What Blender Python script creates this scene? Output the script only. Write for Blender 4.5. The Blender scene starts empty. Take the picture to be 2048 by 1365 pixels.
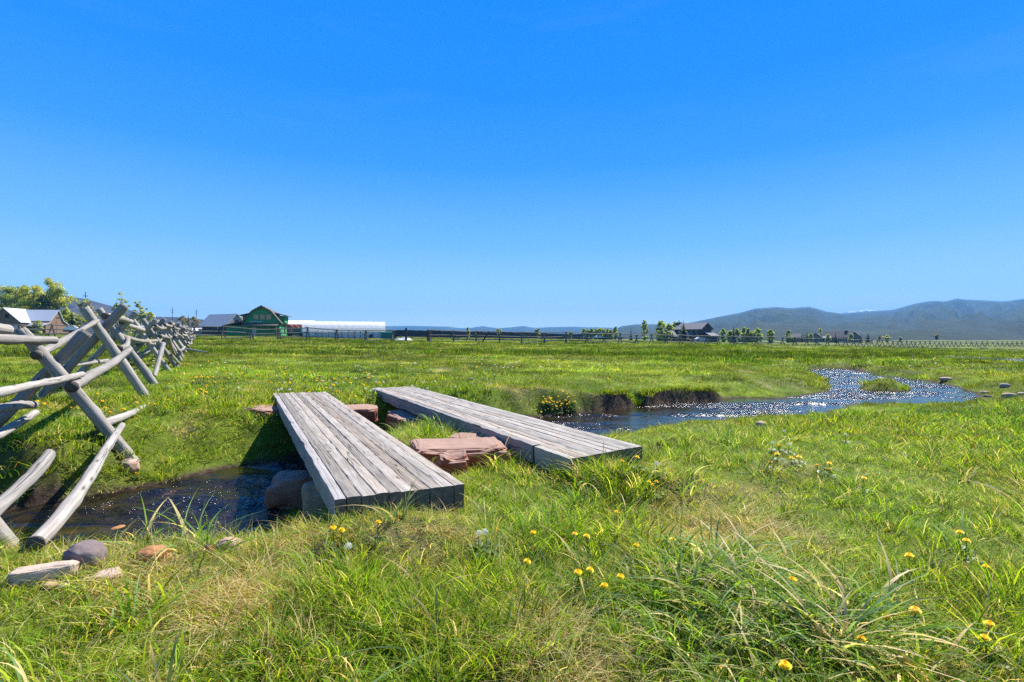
import bpy, math, random
import numpy as np
from mathutils import Vector, Matrix, noise as mnoise

scene = bpy.context.scene
COL = scene.collection
rnd = random.Random(11)
rng = np.random.default_rng(11)
PI = math.pi

# ------------------------------------------------------------------ camera frame
EYE, FOC, PX0, PY0 = 1.1, 1000.0, 1024.0, 675.0      # eye height; focal length and horizon in photo pixels


def W(px, py, d):
    """world point seen at photo pixel (px, py) at the distance d along the view"""
    return Vector(((px - PX0) / FOC * d, d, EYE - (py - PY0) / FOC * d))


# ------------------------------------------------------------------ tagging
def tag(o, label=None, cat=None, group=None, kind=None):
    if label: o['label'] = label
    if cat: o['category'] = cat
    if group: o['group'] = group
    if kind: o['kind'] = kind
    return o


def thing(name, label, cat, loc=(0, 0, 0), rz=0.0, group=None):
    o = bpy.data.objects.new(name, None)
    o.empty_display_size = 0.2
    COL.objects.link(o)
    o.location = loc
    o.rotation_euler = (0, 0, rz)
    return tag(o, label, cat, group)


def copy_tree(o, parent=None):
    c = o.copy()
    COL.objects.link(c)
    if parent is not None:
        c.parent = parent
    for ch in list(o.children):
        copy_tree(ch, c)
    return c


def origin_of(p):
    v = Vector((0, 0, 0))
    while p is not None:
        v += Vector(p.location)
        p = p.parent
    return v


# ------------------------------------------------------------------ mesh builder
class MB:
    def __init__(self):
        self.v, self.f, self.m, self.uv, self.c = [], [], [], [], []
        self.col = (1.0, 1.0, 1.0)

    def vert(self, p):
        self.v.append((p[0], p[1], p[2])); self.c.append(self.col)
        return len(self.v) - 1

    def face(self, idx, mi=0, uv=None):
        self.f.append(tuple(idx)); self.m.append(mi)
        self.uv.append(uv if uv is not None else [(self.v[i][0] + self.v[i][1], self.v[i][2]) for i in idx])

    def poly(self, pts, mi=0, uv=None):
        self.face([self.vert(p) for p in pts], mi, uv)

    def box(self, x0, x1, y0, y1, z0, z1, mi=0):
        P = [(x0, y0, z0), (x1, y0, z0), (x1, y1, z0), (x0, y1, z0), (x0, y0, z1), (x1, y0, z1), (x1, y1, z1), (x0, y1, z1)]
        i = [self.vert(p) for p in P]
        for q in ((3, 2, 1, 0), (4, 5, 6, 7), (0, 1, 5, 4), (1, 2, 6, 5), (2, 3, 7, 6), (3, 0, 4, 7)):
            self.face([i[k] for k in q], mi)

    def prism(self, poly, axis, a, b, mi=0):
        """extrude a 2-D polygon (list of (p, z)) from a to b along axis 'x' or 'y'"""
        mk = (lambda p, t: (t, p[0], p[1])) if axis == 'x' else (lambda p, t: (p[0], t, p[1]))
        A = [self.vert(mk(p, a)) for p in poly]; B = [self.vert(mk(p, b)) for p in poly]
        n = len(poly)
        self.face(A[::-1], mi); self.face(B, mi)
        for k in range(n):
            self.face([A[k], A[(k + 1) % n], B[(k + 1) % n], B[k]], mi)

    def slab(self, quad, t, mi=0):
        """a roof slab: four corners and a thickness along the normal"""
        q = [Vector(p) for p in quad]
        n = (q[1] - q[0]).cross(q[3] - q[0]).normalized()
        if n.z < 0: n = -n; q = [q[0], q[3], q[2], q[1]]
        lo = [self.vert(p) for p in q]; hi = [self.vert(p + n * t) for p in q]
        self.face(lo[::-1], mi); self.face(hi, mi)
        for k in range(4):
            self.face([lo[k], lo[(k + 1) % 4], hi[(k + 1) % 4], hi[k]], mi)

    def tube(self, pts, radii, seg=10, step=None, rough=0.0, seed=0.0, mi=0, mi_end=1, knots=0, taper_tip=False):
        """a log: a smooth path with a radius per point, uneven bark-free surface and cut ends"""
        pts = [Vector(p) for p in pts]
        L = sum((pts[k + 1] - pts[k]).length for k in range(len(pts) - 1))
        if step is None: step = L / 12
        n = max(2, int(L / step) + 1)
        P, R = [], []
        m = len(pts) - 1
        for k in range(n):
            t = k / (n - 1) * m
            i = min(int(t), m - 1); u = t - i
            p0 = pts[max(i - 1, 0)]; p1 = pts[i]; p2 = pts[i + 1]; p3 = pts[min(i + 2, m)]
            if m == 1:
                P.append(p1.lerp(p2, u))
            else:
                P.append(0.5 * ((2 * p1) + (p2 - p0) * u + (2 * p0 - 5 * p1 + 4 * p2 - p3) * u * u + (3 * p1 - p0 - 3 * p2 + p3) * u ** 3))
            R.append(radii[i] * (1 - u) + radii[i + 1] * u)
        kn = [(rnd.random(), rnd.random() * 2 * PI, 0.15 + 0.25 * rnd.random()) for _ in range(knots)]
        rings = []
        d0 = (P[1] - P[0]).normalized()
        up = Vector((0, 0, 1)) if abs(d0.z) < 0.9 else Vector((1, 0, 0))
        side = d0.cross(up).normalized()
        length = 0.0; Ls = []
        for k in range(n):
            if k: length += (P[k] - P[k - 1]).length
            Ls.append(length)
            d = (P[min(k + 1, n - 1)] - P[max(k - 1, 0)]).normalized()
            side = (side - d * side.dot(d)).normalized()
            nrm = d.cross(side)
            ring = []
            for j in range(seg):
                a = 2 * PI * j / seg - PI / 2
                dirv = side * math.cos(a) + nrm * math.sin(a)
                r = R[k]
                if rough:
                    q = P[k] * 1.0 + dirv * r
                    r *= 1 + rough * (mnoise.noise(Vector((q.x * 2.2 + seed, q.y * 2.2, q.z * 2.2))) + 0.6 * mnoise.noise(Vector((q.x * 9, q.y * 9 + seed, q.z * 9))))
                    for kt, ka, kh in kn:
                        dl = (kt * L - length) / 0.05; da = math.remainder(ka - a, 2 * PI) / 0.45
                        r += R[k] * kh * math.exp(-dl * dl - da * da)
                ring.append(self.vert(P[k] + dirv * r))
            rings.append(ring)
        rm = sum(R) / n
        vo = rnd.random() * 7; uo = rnd.random() * 5
        for k in range(n - 1):
            for j in range(seg):
                j2 = (j + 1) % seg
                u0, u1 = uo + 2 * PI * rm * j / seg, uo + 2 * PI * rm * (j + 1) / seg
                self.face([rings[k][j], rings[k][j2], rings[k + 1][j2], rings[k + 1][j]], mi,
                          [(u0, vo + Ls[k]), (u1, vo + Ls[k]), (u1, vo + Ls[k + 1]), (u0, vo + Ls[k + 1])])
        for ring, pc, sgn in ((rings[0], P[0], 1), (rings[-1], P[-1], -1)):
            dv = ((P[1] - P[0]) if sgn == 1 else (P[-2] - P[-1])).normalized()
            c = self.vert(pc - dv * (rm * (1.1 if (taper_tip and sgn == -1) else 0.06)))
            mk = mi if (taper_tip and sgn == -1) else mi_end
            for j in range(seg):
                a, b = ring[j], ring[(j + 1) % seg]
                t = [b, a, c] if sgn == 1 else [a, b, c]
                ca = 2 * PI * j / seg
                self.face(t, mk, [(math.cos(ca) * rm, math.sin(ca) * rm), (math.cos(ca + .5) * rm, math.sin(ca + .5) * rm), (0, 0)])

    def build(self, name, mats, parent=None, local=False, smooth=False, obj=True):
        off = Vector((0, 0, 0)) if (local or parent is None) else origin_of(parent)
        me = bpy.data.meshes.new(name)
        vs = [(x - off.x, y - off.y, z - off.z) for x, y, z in self.v]
        me.from_pydata(vs, [], self.f)
        if not isinstance(mats, (list, tuple)): mats = [mats]
        for mt in mats: me.materials.append(mt)
        me.polygons.foreach_set('material_index', [min(k, len(mats) - 1) for k in self.m])
        uvl = me.uv_layers.new(name='UVMap')
        flat = [c for f in self.uv for p in f for c in p]
        uvl.data.foreach_set('uv', flat)
        ca = me.color_attributes.new('Col', 'FLOAT_COLOR', 'POINT')
        ca.data.foreach_set('color', [c for k in self.c for c in (k[0], k[1], k[2], 1.0)])
        if smooth: me.polygons.foreach_set('use_smooth', [True] * len(me.polygons))
        me.update()
        if not obj: return me
        o = bpy.data.objects.new(name, me)
        COL.objects.link(o)
        if parent is not None: o.parent = parent
        return o


def np_mesh(name, V, Fq, mats, smooth=True, attrs=None):
    """mesh from numpy arrays; Fq is (n, 3) or (n, 4)"""
    me = bpy.data.meshes.new(name)
    k = Fq.shape[1]
    me.vertices.add(len(V)); me.vertices.foreach_set('co', np.ascontiguousarray(V, np.float32).ravel())
    me.loops.add(len(Fq) * k); me.loops.foreach_set('vertex_index', np.ascontiguousarray(Fq, np.int32).ravel())
    me.polygons.add(len(Fq)); me.polygons.foreach_set('loop_start', np.arange(0, len(Fq) * k, k, dtype=np.int32))
    if smooth: me.polygons.foreach_set('use_smooth', np.ones(len(Fq), bool))
    me.update(calc_edges=True)
    for nm, typ, arr in (attrs or []):
        a = me.attributes.new(nm, typ, 'POINT')
        a.data.foreach_set({'FLOAT': 'value', 'INT': 'value', 'FLOAT_COLOR': 'color', 'FLOAT_VECTOR': 'vector'}[typ], np.ascontiguousarray(arr).ravel())
    for m in (mats if isinstance(mats, (list, tuple)) else [mats]): me.materials.append(m)
    return me


def link(name, me, parent=None):
    o = bpy.data.objects.new(name, me); COL.objects.link(o)
    if parent is not None: o.parent = parent
    return o


# ------------------------------------------------------------------ numpy noise
_perm = np.random.default_rng(3).permutation(512).astype(np.int64)
_ang = np.random.default_rng(4).random(512) * 2 * PI
_gx, _gy = np.cos(_ang), np.sin(_ang)


def perlin(x, y):
    xi = np.floor(x).astype(np.int64); yi = np.floor(y).astype(np.int64)
    xf = x - xi; yf = y - yi
    u = xf * xf * xf * (xf * (xf * 6 - 15) + 10); v = yf * yf * yf * (yf * (yf * 6 - 15) + 10)

    def g(ix, iy, fx, fy):
        h = _perm[(ix + _perm[iy & 511]) & 511]
        return _gx[h] * fx + _gy[h] * fy
    a = g(xi, yi, xf, yf); b = g(xi + 1, yi, xf - 1, yf)
    c = g(xi, yi + 1, xf, yf - 1); d = g(xi + 1, yi + 1, xf - 1, yf - 1)
    return (a + u * (b - a)) * (1 - v) + (c + u * (d - c)) * v      # about -0.7 .. 0.7


def fbm(x, y, s, octs=3, seed=0.0):
    x = np.asarray(x, float); y = np.asarray(y, float)
    t = np.zeros_like(x); a = 1.0
    for k in range(octs):
        t += a * perlin(x / s + seed * 17.3 + k * 31.7, y / s - seed * 9.1 + k * 11.3)
        a *= 0.5; s *= 0.5
    return t


def smooth01(t):
    t = np.clip(t, 0, 1)
    return t * t * (3 - 2 * t)


# ------------------------------------------------------------------ materials
def new_mat(name):
    m = bpy.data.materials.new(name); m.use_nodes = True
    nt = m.node_tree; nt.nodes.clear()
    out = nt.nodes.new('ShaderNodeOutputMaterial')
    return m, nt, out


class NT:
    """short hand for shader nodes"""
    def __init__(self, nt): self.nt = nt

    def n(self, typ, **kw):
        nd = self.nt.nodes.new(typ)
        for k, v in kw.items():
            if k.startswith('i_'):
                nd.inputs[k[2:].replace('_', ' ')].default_value = v
            else:
                setattr(nd, k, v)
        return nd

    def l(self, a, b): self.nt.links.new(a, b)

    def val(self, sock, x):
        if hasattr(x, 'is_output') or isinstance(x, bpy.types.NodeSocket): self.l(x, sock)
        else: sock.default_value = x

    def math(self, op, a, b=0.0, clamp=False):
        nd = self.n('ShaderNodeMath', operation=op, use_clamp=clamp)
        self.val(nd.inputs[0], a); self.val(nd.inputs[1], b)
        return nd.outputs[0]

    def noise(self, vec, scale, detail=4.0, rough=0.55, dist=0.0):
        nd = self.n('ShaderNodeTexNoise')
        if vec is not None: self.l(vec, nd.inputs['Vector'])
        nd.inputs['Scale'].default_value = scale; nd.inputs['Detail'].default_value = detail
        nd.inputs['Roughness'].default_value = rough; nd.inputs['Distortion'].default_value = dist
        return nd.outputs['Fac']

    def ramp(self, fac, stops, interp='LINEAR'):
        nd = self.n('ShaderNodeValToRGB'); cr = nd.color_ramp; cr.interpolation = interp
        while len(cr.elements) < len(stops): cr.elements.new(0.5)
        for e, (p, c) in zip(cr.elements, stops):
            e.position = p; e.color = (c[0], c[1], c[2], 1) if not isinstance(c, (int, float)) else (c, c, c, 1)
        self.l(fac, nd.inputs[0])
        return nd.outputs[0]

    def mix(self, fac, a, b, blend='MIX'):
        nd = self.n('ShaderNodeMix', data_type='RGBA', blend_type=blend)
        self.val(nd.inputs[0], fac)
        for s, x in ((nd.inputs[6], a), (nd.inputs[7], b)):
            if isinstance(x, (tuple, list)): s.default_value = (x[0], x[1], x[2], 1)
            else: self.l(x, s)
        return nd.outputs[2]

    def mapping(self, vec, scale=(1, 1, 1), loc=(0, 0, 0)):
        nd = self.n('ShaderNodeMapping'); self.l(vec, nd.inputs[0])
        nd.inputs['Scale'].default_value = scale; nd.inputs['Location'].default_value = loc
        return nd.outputs[0]

    def bump(self, h, strength=0.3, dist=0.01, normal=None):
        nd = self.n('ShaderNodeBump'); self.l(h, nd.inputs['Height'])
        nd.inputs['Strength'].default_value = strength; nd.inputs['Distance'].default_value = dist
        if normal is not None: self.l(normal, nd.inputs['Normal'])
        return nd.outputs[0]

    def bsdf(self, col, rough=0.8, normal=None, spec=0.3, metal=0.0):
        nd = self.n('ShaderNodeBsdfPrincipled')
        if isinstance(col, (tuple, list)): nd.inputs['Base Color'].default_value = (col[0], col[1], col[2], 1)
        else: self.l(col, nd.inputs['Base Color'])
        self.val(nd.inputs['Roughness'], rough)
        nd.inputs['Specular IOR Level'].default_value = spec; nd.inputs['Metallic'].default_value = metal
        if normal is not None: self.l(normal, nd.inputs['Normal'])
        return nd


def plain_mat(name, col, rough=0.8, var=0.25, scale=3.0, spec=0.3, stretch=(1, 1, 1), metal=0.0):
    """a flat-coloured surface with some uneven weathering"""
    m, nt, out = new_mat(name); N = NT(nt)
    co = N.mapping(N.n('ShaderNodeTexCoord').outputs['Object'], stretch)
    f = N.noise(co, scale, 5, 0.6)
    c = N.ramp(f, [(0.25, tuple(x * (1 - var) for x in col)), (0.75, tuple(min(1, x * (1 + var)) for x in col))])
    b = N.bsdf(c, rough, None, spec, metal); N.l(b.outputs[0], out.inputs[0])
    return m


def wood_mat(name, lo, hi, use_col=False, crack=1.0, brown=0.5, along=1.0):
    """weathered timber, grain running along UV v (metres)"""
    m, nt, out = new_mat(name); N = NT(nt)
    uv = N.n('ShaderNodeTexCoord').outputs['UV']
    rndv = N.n('ShaderNodeObjectInfo').outputs['Random']
    sh = N.n('ShaderNodeCombineXYZ'); N.l(N.math('MULTIPLY', rndv, 37.0), sh.inputs[2])
    va = N.n('ShaderNodeVectorMath', operation='ADD'); N.l(uv, va.inputs[0]); N.l(sh.outputs[0], va.inputs[1]); uv3 = va.outputs[0]
    g1 = N.noise(N.mapping(uv3, (55, 2.2 * along, 1)), 1.0, 6, 0.65, 0.6)
    g2 = N.noise(N.mapping(uv3, (170, 7 * along, 1)), 1.0, 3, 0.6)
    big = N.noise(N.mapping(uv3, (6, 1.3, 1)), 1.0, 4, 0.6)
    mid = N.noise(N.mapping(uv3, (14, 5, 1)), 1.0, 5, 0.7)
    g = N.math('ADD', N.math('MULTIPLY', g1, 0.55), N.math('ADD', N.math('MULTIPLY', g2, 0.2), N.math('MULTIPLY', mid, 0.25)))
    col = N.ramp(g, [(0.3, lo), (0.5, tuple((a + b) / 2 for a, b in zip(lo, hi))), (0.66, hi)])
    warm = N.ramp(big, [(0.52, 0.0), (0.72, 1.0)])
    wf = N.math('MULTIPLY', warm, brown)
    col = N.mix(wf, col, N.mix(0.6, col, (0.23, 0.165, 0.11)))
    # drying cracks: narrow bands of a strongly stretched noise
    cn = N.noise(N.mapping(uv3, (22, 0.9 * along, 3)), 1.0, 2, 0.5, 0.3)
    band = N.math('ABSOLUTE', N.math('SUBTRACT', cn, 0.5))
    ck = N.ramp(band, [(0.0, 1.0), (0.013, 0.0)])
    gate = N.ramp(N.noise(N.mapping(uv3, (5, 0.7, 9)), 1.0, 2), [(0.46, 0.0), (0.56, 1.0)])
    ck = N.math('MULTIPLY', N.math('MULTIPLY', ck, gate), crack)
    kn = N.n('ShaderNodeTexVoronoi'); kn.inputs['Scale'].default_value = 1.0; kn.inputs['Randomness'].default_value = 1.0
    N.l(N.mapping(uv3, (9, 2.1, 5)), kn.inputs['Vector'])
    kf = N.ramp(kn.outputs['Distance'], [(0.05, 1.0), (0.13, 0.0)])
    ck = N.math('MAXIMUM', ck, N.math('MULTIPLY', kf, 0.75))
    col = N.mix(ck, col, (0.045, 0.036, 0.03))
    if use_col:
        at = N.n('ShaderNodeVertexColor', layer_name='Col')
        col = N.mix(1.0, col, at.outputs[0], 'MULTIPLY')
    vv = N.n('ShaderNodeHueSaturation'); N.l(col, vv.inputs['Color'])
    N.l(N.math('ADD', N.math('MULTIPLY', rndv, 0.35), 0.82), vv.inputs['Value'])
    h = N.math('SUBTRACT', g, N.math('MULTIPLY', ck, 0.8))
    b = N.bsdf(vv.outputs[0], 0.82, N.bump(h, 0.75, 0.012), 0.25); N.l(b.outputs[0], out.inputs[0])
    return m


def endgrain_mat(name, col):
    m, nt, out = new_mat(name); N = NT(nt)
    uv = N.n('ShaderNodeTexCoord').outputs['UV']
    ln = N.n('ShaderNodeVectorMath', operation='LENGTH'); N.l(uv, ln.inputs[0])
    ns = N.noise(uv, 40, 3)
    rg = N.math('SINE', N.math('ADD', N.math('MULTIPLY', ln.outputs['Value'], 900.0), N.math('MULTIPLY', ns, 6.0)))
    f = N.math('ADD', N.math('MULTIPLY', rg, 0.12), ns)
    c = N.ramp(f, [(0.25, tuple(x * 0.55 for x in col)), (0.8, tuple(x * 1.25 for x in col))])
    b = N.bsdf(c, 0.9, N.bump(f, 0.5, 0.004), 0.2); N.l(b.outputs[0], out.inputs[0])
    return m


def rock_mat(name, side, top=None, speck=0.3):
    m, nt, out = new_mat(name); N = NT(nt)
    co = N.n('ShaderNodeTexCoord').outputs['Object']
    a = N.noise(co, 7, 6, 0.65); b_ = N.noise(co, 45, 4, 0.7)
    st = N.noise(N.mapping(co, (2, 2, 30)), 1.0, 4, 0.6)
    f = N.math('ADD', N.math('MULTIPLY', a, 0.5), N.math('ADD', N.math('MULTIPLY', b_, 0.25), N.math('MULTIPLY', st, 0.25)))
    col = N.ramp(f, [(0.3, tuple(x * 0.55 for x in side)), (0.52, side), (0.72, tuple(min(1, x * 1.35) for x in side))])
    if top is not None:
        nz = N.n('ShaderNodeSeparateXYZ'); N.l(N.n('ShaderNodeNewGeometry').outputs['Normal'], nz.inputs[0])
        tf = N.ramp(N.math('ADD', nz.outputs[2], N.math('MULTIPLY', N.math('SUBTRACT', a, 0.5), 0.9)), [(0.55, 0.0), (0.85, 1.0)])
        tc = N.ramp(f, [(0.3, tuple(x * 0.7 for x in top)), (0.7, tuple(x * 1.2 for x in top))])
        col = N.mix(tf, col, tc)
    lich = N.ramp(N.noise(co, 18, 3, 0.6), [(0.60, 0.0), (0.68, speck)])
    col = N.mix(lich, col, (0.33, 0.31, 0.26))
    b = N.bsdf(col, 0.88, N.bump(f, 0.6, 0.02), 0.25); N.l(b.outputs[0], out.inputs[0])
    return m


def leaf_mat(name, tint=(1, 1, 1), trans=0.4, inst=False, rough=0.5, spec=0.35):
    """thin leaves: a vertex colour, some light let through"""
    m, nt, out = new_mat(name); N = NT(nt)
    at = N.n('ShaderNodeAttribute', attribute_name='Col')
    col = N.mix(1.0, at.outputs['Color'], (tint[0], tint[1], tint[2]), 'MULTIPLY')
    if inst:
        ai = N.n('ShaderNodeAttribute', attribute_name='tint', attribute_type='INSTANCER')
        col = N.mix(1.0, col, ai.outputs['Color'], 'MULTIPLY')
    b = N.bsdf(col, rough, None, spec)
    tr = N.n('ShaderNodeBsdfTranslucent')
    tc = N.mix(1.0, col, (1.25, 1.2, 0.75), 'MULTIPLY')
    N.l(tc, tr.inputs[0])
    mx = N.n('ShaderNodeMixShader'); mx.inputs[0].default_value = trans
    N.l(b.outputs[0], mx.inputs[1]); N.l(tr.outputs[0], mx.inputs[2]); N.l(mx.outputs[0], out.inputs[0])
    return m

HAZE_DENSITY, SKY_STR, SKY_SAT, SKY_TINT, SKY_GRAD, SUN_STR, EXPOSURE = 1.6e-4, 0.12, 1.5, (.70, .95, 1.10), .96, 5.0, 1.1
# ================================================================== terrain
ZW = -0.42                                             # water level


def base_z(X, Y):
    X = np.asarray(X, float); Y = np.asarray(Y, float)
    z = -.5 * smooth01((X - 38) / 60) - 0.0154 * 160 * np.tanh(X / 160) + 0.005 * 150 * np.tanh(np.maximum(Y, -20) / 150)
    z = z + 0.055 * fbm(X, Y, 2.6, 3, 1) + 0.03 * fbm(X, Y, 0.7, 3, 2)
    for cx, cy, rx, hgt in ((-.52, 2.60, .50, .15), (.90, 3.66, .55, .16)):      # turf heaped against the near ends of the bridges
        z = z + hgt * np.exp(-(((X - cx) / rx) ** 2 + ((Y - cy) / .28) ** 2))
    R = np.hypot(X, Y)
    z = z + smooth01((R - 5) / 5) * (.06 * fbm(X, Y, 1.5, 3, 33) + .07 * np.abs(fbm(X, Y, 4.5, 2, 34)))
    z = z + np.clip(R / 60, 0, 1) * 0.22 * fbm(X, Y, 14, 3, 3)
    return z


def wpt(px, py):
    d = (EYE - ZW) / (py - PY0) * FOC
    return ((px - PX0) / FOC * d, d)


def wpl(lst):
    """entries: (px, py, bank width, cut) in the photo, or ('w', X, Y, bank width, cut)"""
    out = []
    for e in lst:
        if e[0] == 'w': out.append((e[1], e[2], e[3], e[4]))
        else: out.append(wpt(e[0], e[1]) + (e[2], e[3]))
    return np.array(out, float)


STREAM = wpl([
    ('w', -14, 4.2, .5, .4), ('w', -9, 4.1, .4, .5), ('w', -6.2, 4.35, .5, .2), (0, 1022, .4, .4), (110, 1006, .35, .5), (150, 999, .5, .1), (250, 984, .7, 0), (330, 964, .9, 0),
    (420, 945, .9, 0), (480, 933, .8, 0), (540, 925, .7, 0), (600, 912, .6, 0), (680, 890, .55, 0), (760, 873, .5, 0), (830, 867, .5, 0),
    (900, 857, .5, 0), (1000, 845, .45, 0), (1085, 833, .45, 0), (1150, 829, .35, 0), (1185, 825, .25, .3), (1215, 821, .14, 1), (1262, 815, .14, 1), (1278, 812, .5, 0), (1294, 812, .14, 1), (1330, 807, .16, .9),
    (1400, 803, .14, 1), (1440, 800, .18, .8), (1462, 797, .5, 0), (1500, 797, .8, 0), (1563, 799, .9, 0), (1613, 791, .9, 0), (1652, 785, .9, 0), (1660, 771, .9, 0),
    (1646, 758, .9, 0), (1624, 746, .8, 0), (1602, 740, .6, 0), (1646, 738.5, .5, .2), (1700, 738, .5, .3), (1724, 739, .4, .4), (1730, 745, .5, 0), (1746, 746, .7, 0),
    (1752, 752, .8, 0), (1785, 755, .8, .2), (1827, 759.5, .7, 0), (1868, 765, .6, .3), (1910, 773, .7, 0), (1937, 783, .8, 0), (1957, 789, .9, 0),
    (1955, 797, 2.3, 0), (1924, 807, 2.3, 0), (1854, 808, 2.3, 0), (1785, 807, 2.3, 0), (1730, 808, 2.3, 0), (1690, 812, 2.3, 0), (1652, 826, 2.3, 0),
    (1591, 832, 2.3, 0), (1522, 833, 2.3, 0), (1480, 836, 2.3, 0), (1415, 844, 2.3, 0), (1317, 851, 2.3, 0), (1268, 862, 2.3, 0), (1220, 869, 2.3, 0), (1171, 877, 2.3, 0),
    (1080, 887, 2.3, 0), (1000, 893, .45, 0), (930, 897, .45, 0), (850, 903, .45, 0), (760, 928, .45, 0), (680, 965, .45, 0), (620, 1003, 1.1, 0), (560, 1043, 1.1, 0),
    (500, 1084, 1.1, 0), (420, 1104, 1.1, 0), (330, 1110, 1.1, 0), (200, 1106, 1.1, 0), (90, 1092, 1.1, 0), ('w', -4.5, 3.6, .5, 0), ('w', -6.5, 2.9, .6, 0), ('w', -9, 2.6, .6, 0), ('w', -14, 2.3, .6, 0)])
ISLAND = wpl([(1726, 783, .5, 0), (1721, 775, .5, 0), (1733, 768, .5, 0), (1757, 765, .5, 0), (1799, 767, .5, 0), (1818, 774, .5, 0), (1824, 781, .5, 0), (1785, 785, .5, 0)])
FARZ = -0.36


def fpt(px, py):
    d = (EYE - FARZ) / (py - PY0) * FOC
    return ((px - PX0) / FOC * d, d, .8, 0)


FARSTREAM = np.array([fpt(1866, 713.5), fpt(1900, 713), fpt(1960, 715), fpt(2010, 717.5), fpt(2070, 719), fpt(2150, 722), fpt(2150, 730), fpt(2060, 726.5), fpt(2000, 724), fpt(1950, 720.5), fpt(1900, 717)], float)


def sdf(X, Y, P):
    """signed distance to a closed outline (negative inside) and the bank width and cut of its nearest edge"""
    n = len(P)
    best = np.full(X.shape, 1e9); bw = np.zeros(X.shape); cut = np.zeros(X.shape)
    inside = np.zeros(X.shape, bool)
    for k in range(n):
        ax, ay, aw, ac = P[k]; bx, by, bw_, bc = P[(k + 1) % n]
        ex, ey = bx - ax, by - ay
        t = np.clip(((X - ax) * ex + (Y - ay) * ey) / (ex * ex + ey * ey + 1e-12), 0, 1)
        d = (X - ax - t * ex) ** 2 + (Y - ay - t * ey) ** 2
        m = d < best
        best = np.where(m, d, best)
        bw = np.where(m, aw + t * (bw_ - aw), bw); cut = np.where(m, ac + t * (bc - ac), cut)
        if ay != by:
            c = ((ay > Y) != (by > Y)) & (X < (bx - ax) * (Y - ay) / (by - ay) + ax)
            inside ^= c
    s = np.sqrt(best)
    return np.where(inside, -s, s), bw, cut


def stream_field(X, Y):
    """distance to the water's edge (negative in the water), bank width, cut-bank factor"""
    X = np.asarray(X, float); Y = np.asarray(Y, float)
    S = np.full(X.shape, 99.0); B = np.full(X.shape, .5); K = np.zeros(X.shape); Z = np.full(X.shape, ZW)
    m = (X > -16) & (X < 19) & (Y > 0) & (Y < 28)
    if m.any():
        x, y = X[m], Y[m]
        s, b, k = sdf(x, y, STREAM)
        k = np.clip(k * (1.15 + .9 * fbm(x, y, 1.0, 3, 44)), 0, 1)
        b = b * (1.25 + .7 * fbm(x, y, 1.4, 2, 45))
        s = s + 0.12 * fbm(x, y, 0.6, 3, 5)
        si, bi, ki = sdf(x, y, ISLAND)
        isl = (s < 0) & (-si > s)
        s2 = np.where(isl, -(si + 0.04 * fbm(x, y, 0.5, 2, 6)), s)
        S[m] = s2; B[m] = np.where(isl, bi, b); K[m] = np.where(isl, 0, k)
    m = (X > 20) & (X < 60) & (Y > 22) & (Y < 50)
    if m.any():
        s, b, k = sdf(X[m], Y[m], FARSTREAM)
        S[m] = s + 0.25 * fbm(X[m], Y[m], 1.5, 2, 7); B[m] = 1.5; Z[m] = FARZ
    return S, B, K, Z


def ground_z(X, Y, field=None):
    X = np.asarray(X, float); Y = np.asarray(Y, float)
    g = base_z(X, Y)
    S, B, K, Z = field if field is not None else stream_field(X, Y)
    g = g - .15 * smooth01((2.2 - S) / 2.2) * smooth01((X - .5) / 1.5) * smooth01((8 - X) / 2) * (Y > 9.4)     # the turf dips towards the cut bank
    # ground round the pool lies lower than the fields
    near = smooth01((3.0 - S) / 3.0) * smooth01((X - 6) / 3) * (Y < 40)
    g = g * (1 - near * .55) + near * .55 * (Z + .16)
    t = smooth01((S - 0.0) / np.maximum(B, .02))
    t = np.where(K > .5, np.clip(S / np.maximum(B, .02), 0, 1) ** .7, t)
    out = Z + 0.015 + (g - Z - 0.015) * t
    bed = Z - np.minimum(.22, .02 + .35 * np.maximum(-S, 0))
    return np.where(S > 0, out, bed)


def gz(x, y):
    return float(ground_z(np.array([x], float), np.array([y], float))[0])


def dryness(X, Y):
    d = 0.48 + 0.80 * fbm(X, Y, 1.1, 4, 8) + 0.35 * fbm(X, Y, 5.0, 3, 9)
    d = d + 0.22 * np.exp(-((X + 1.4) / 1.2) ** 2 - ((Y - 2.2) / .7) ** 2) + .30 * np.exp(-((X - .22) / .30) ** 2 - ((Y - 1.85) / .22) ** 2) + .30 * np.exp(-((X - 1.0) / .32) ** 2 - ((Y - 2.75) / .28) ** 2)
    d = d - 0.20 * smooth01((X - 1) / 3)
    return np.clip(d, 0, 1)


def lushness(X, Y):
    return np.clip(0.5 + 0.8 * fbm(X, Y, 3.0, 3, 10), 0, 1)


def rush_shade(X, Y):
    """long bands of taller rush-like grass, darkened to stand for cloud shadow on the pasture"""
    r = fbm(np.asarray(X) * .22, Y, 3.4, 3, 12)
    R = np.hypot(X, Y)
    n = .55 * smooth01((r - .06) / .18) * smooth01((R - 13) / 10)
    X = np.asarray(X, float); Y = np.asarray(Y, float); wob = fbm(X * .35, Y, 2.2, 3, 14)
    for cx, cy, rx, ry in ((7, 29, 13, 2.6), (-2.2, 16.5, 4.2, 1.4), (20, 33, 7, 2.4), (-14, 24, 6, 1.6)):      # broad cloud-shadow stripes, put into the tone of the grass
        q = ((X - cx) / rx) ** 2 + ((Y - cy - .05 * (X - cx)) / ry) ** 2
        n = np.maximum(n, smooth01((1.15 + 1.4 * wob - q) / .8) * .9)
    return n


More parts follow.
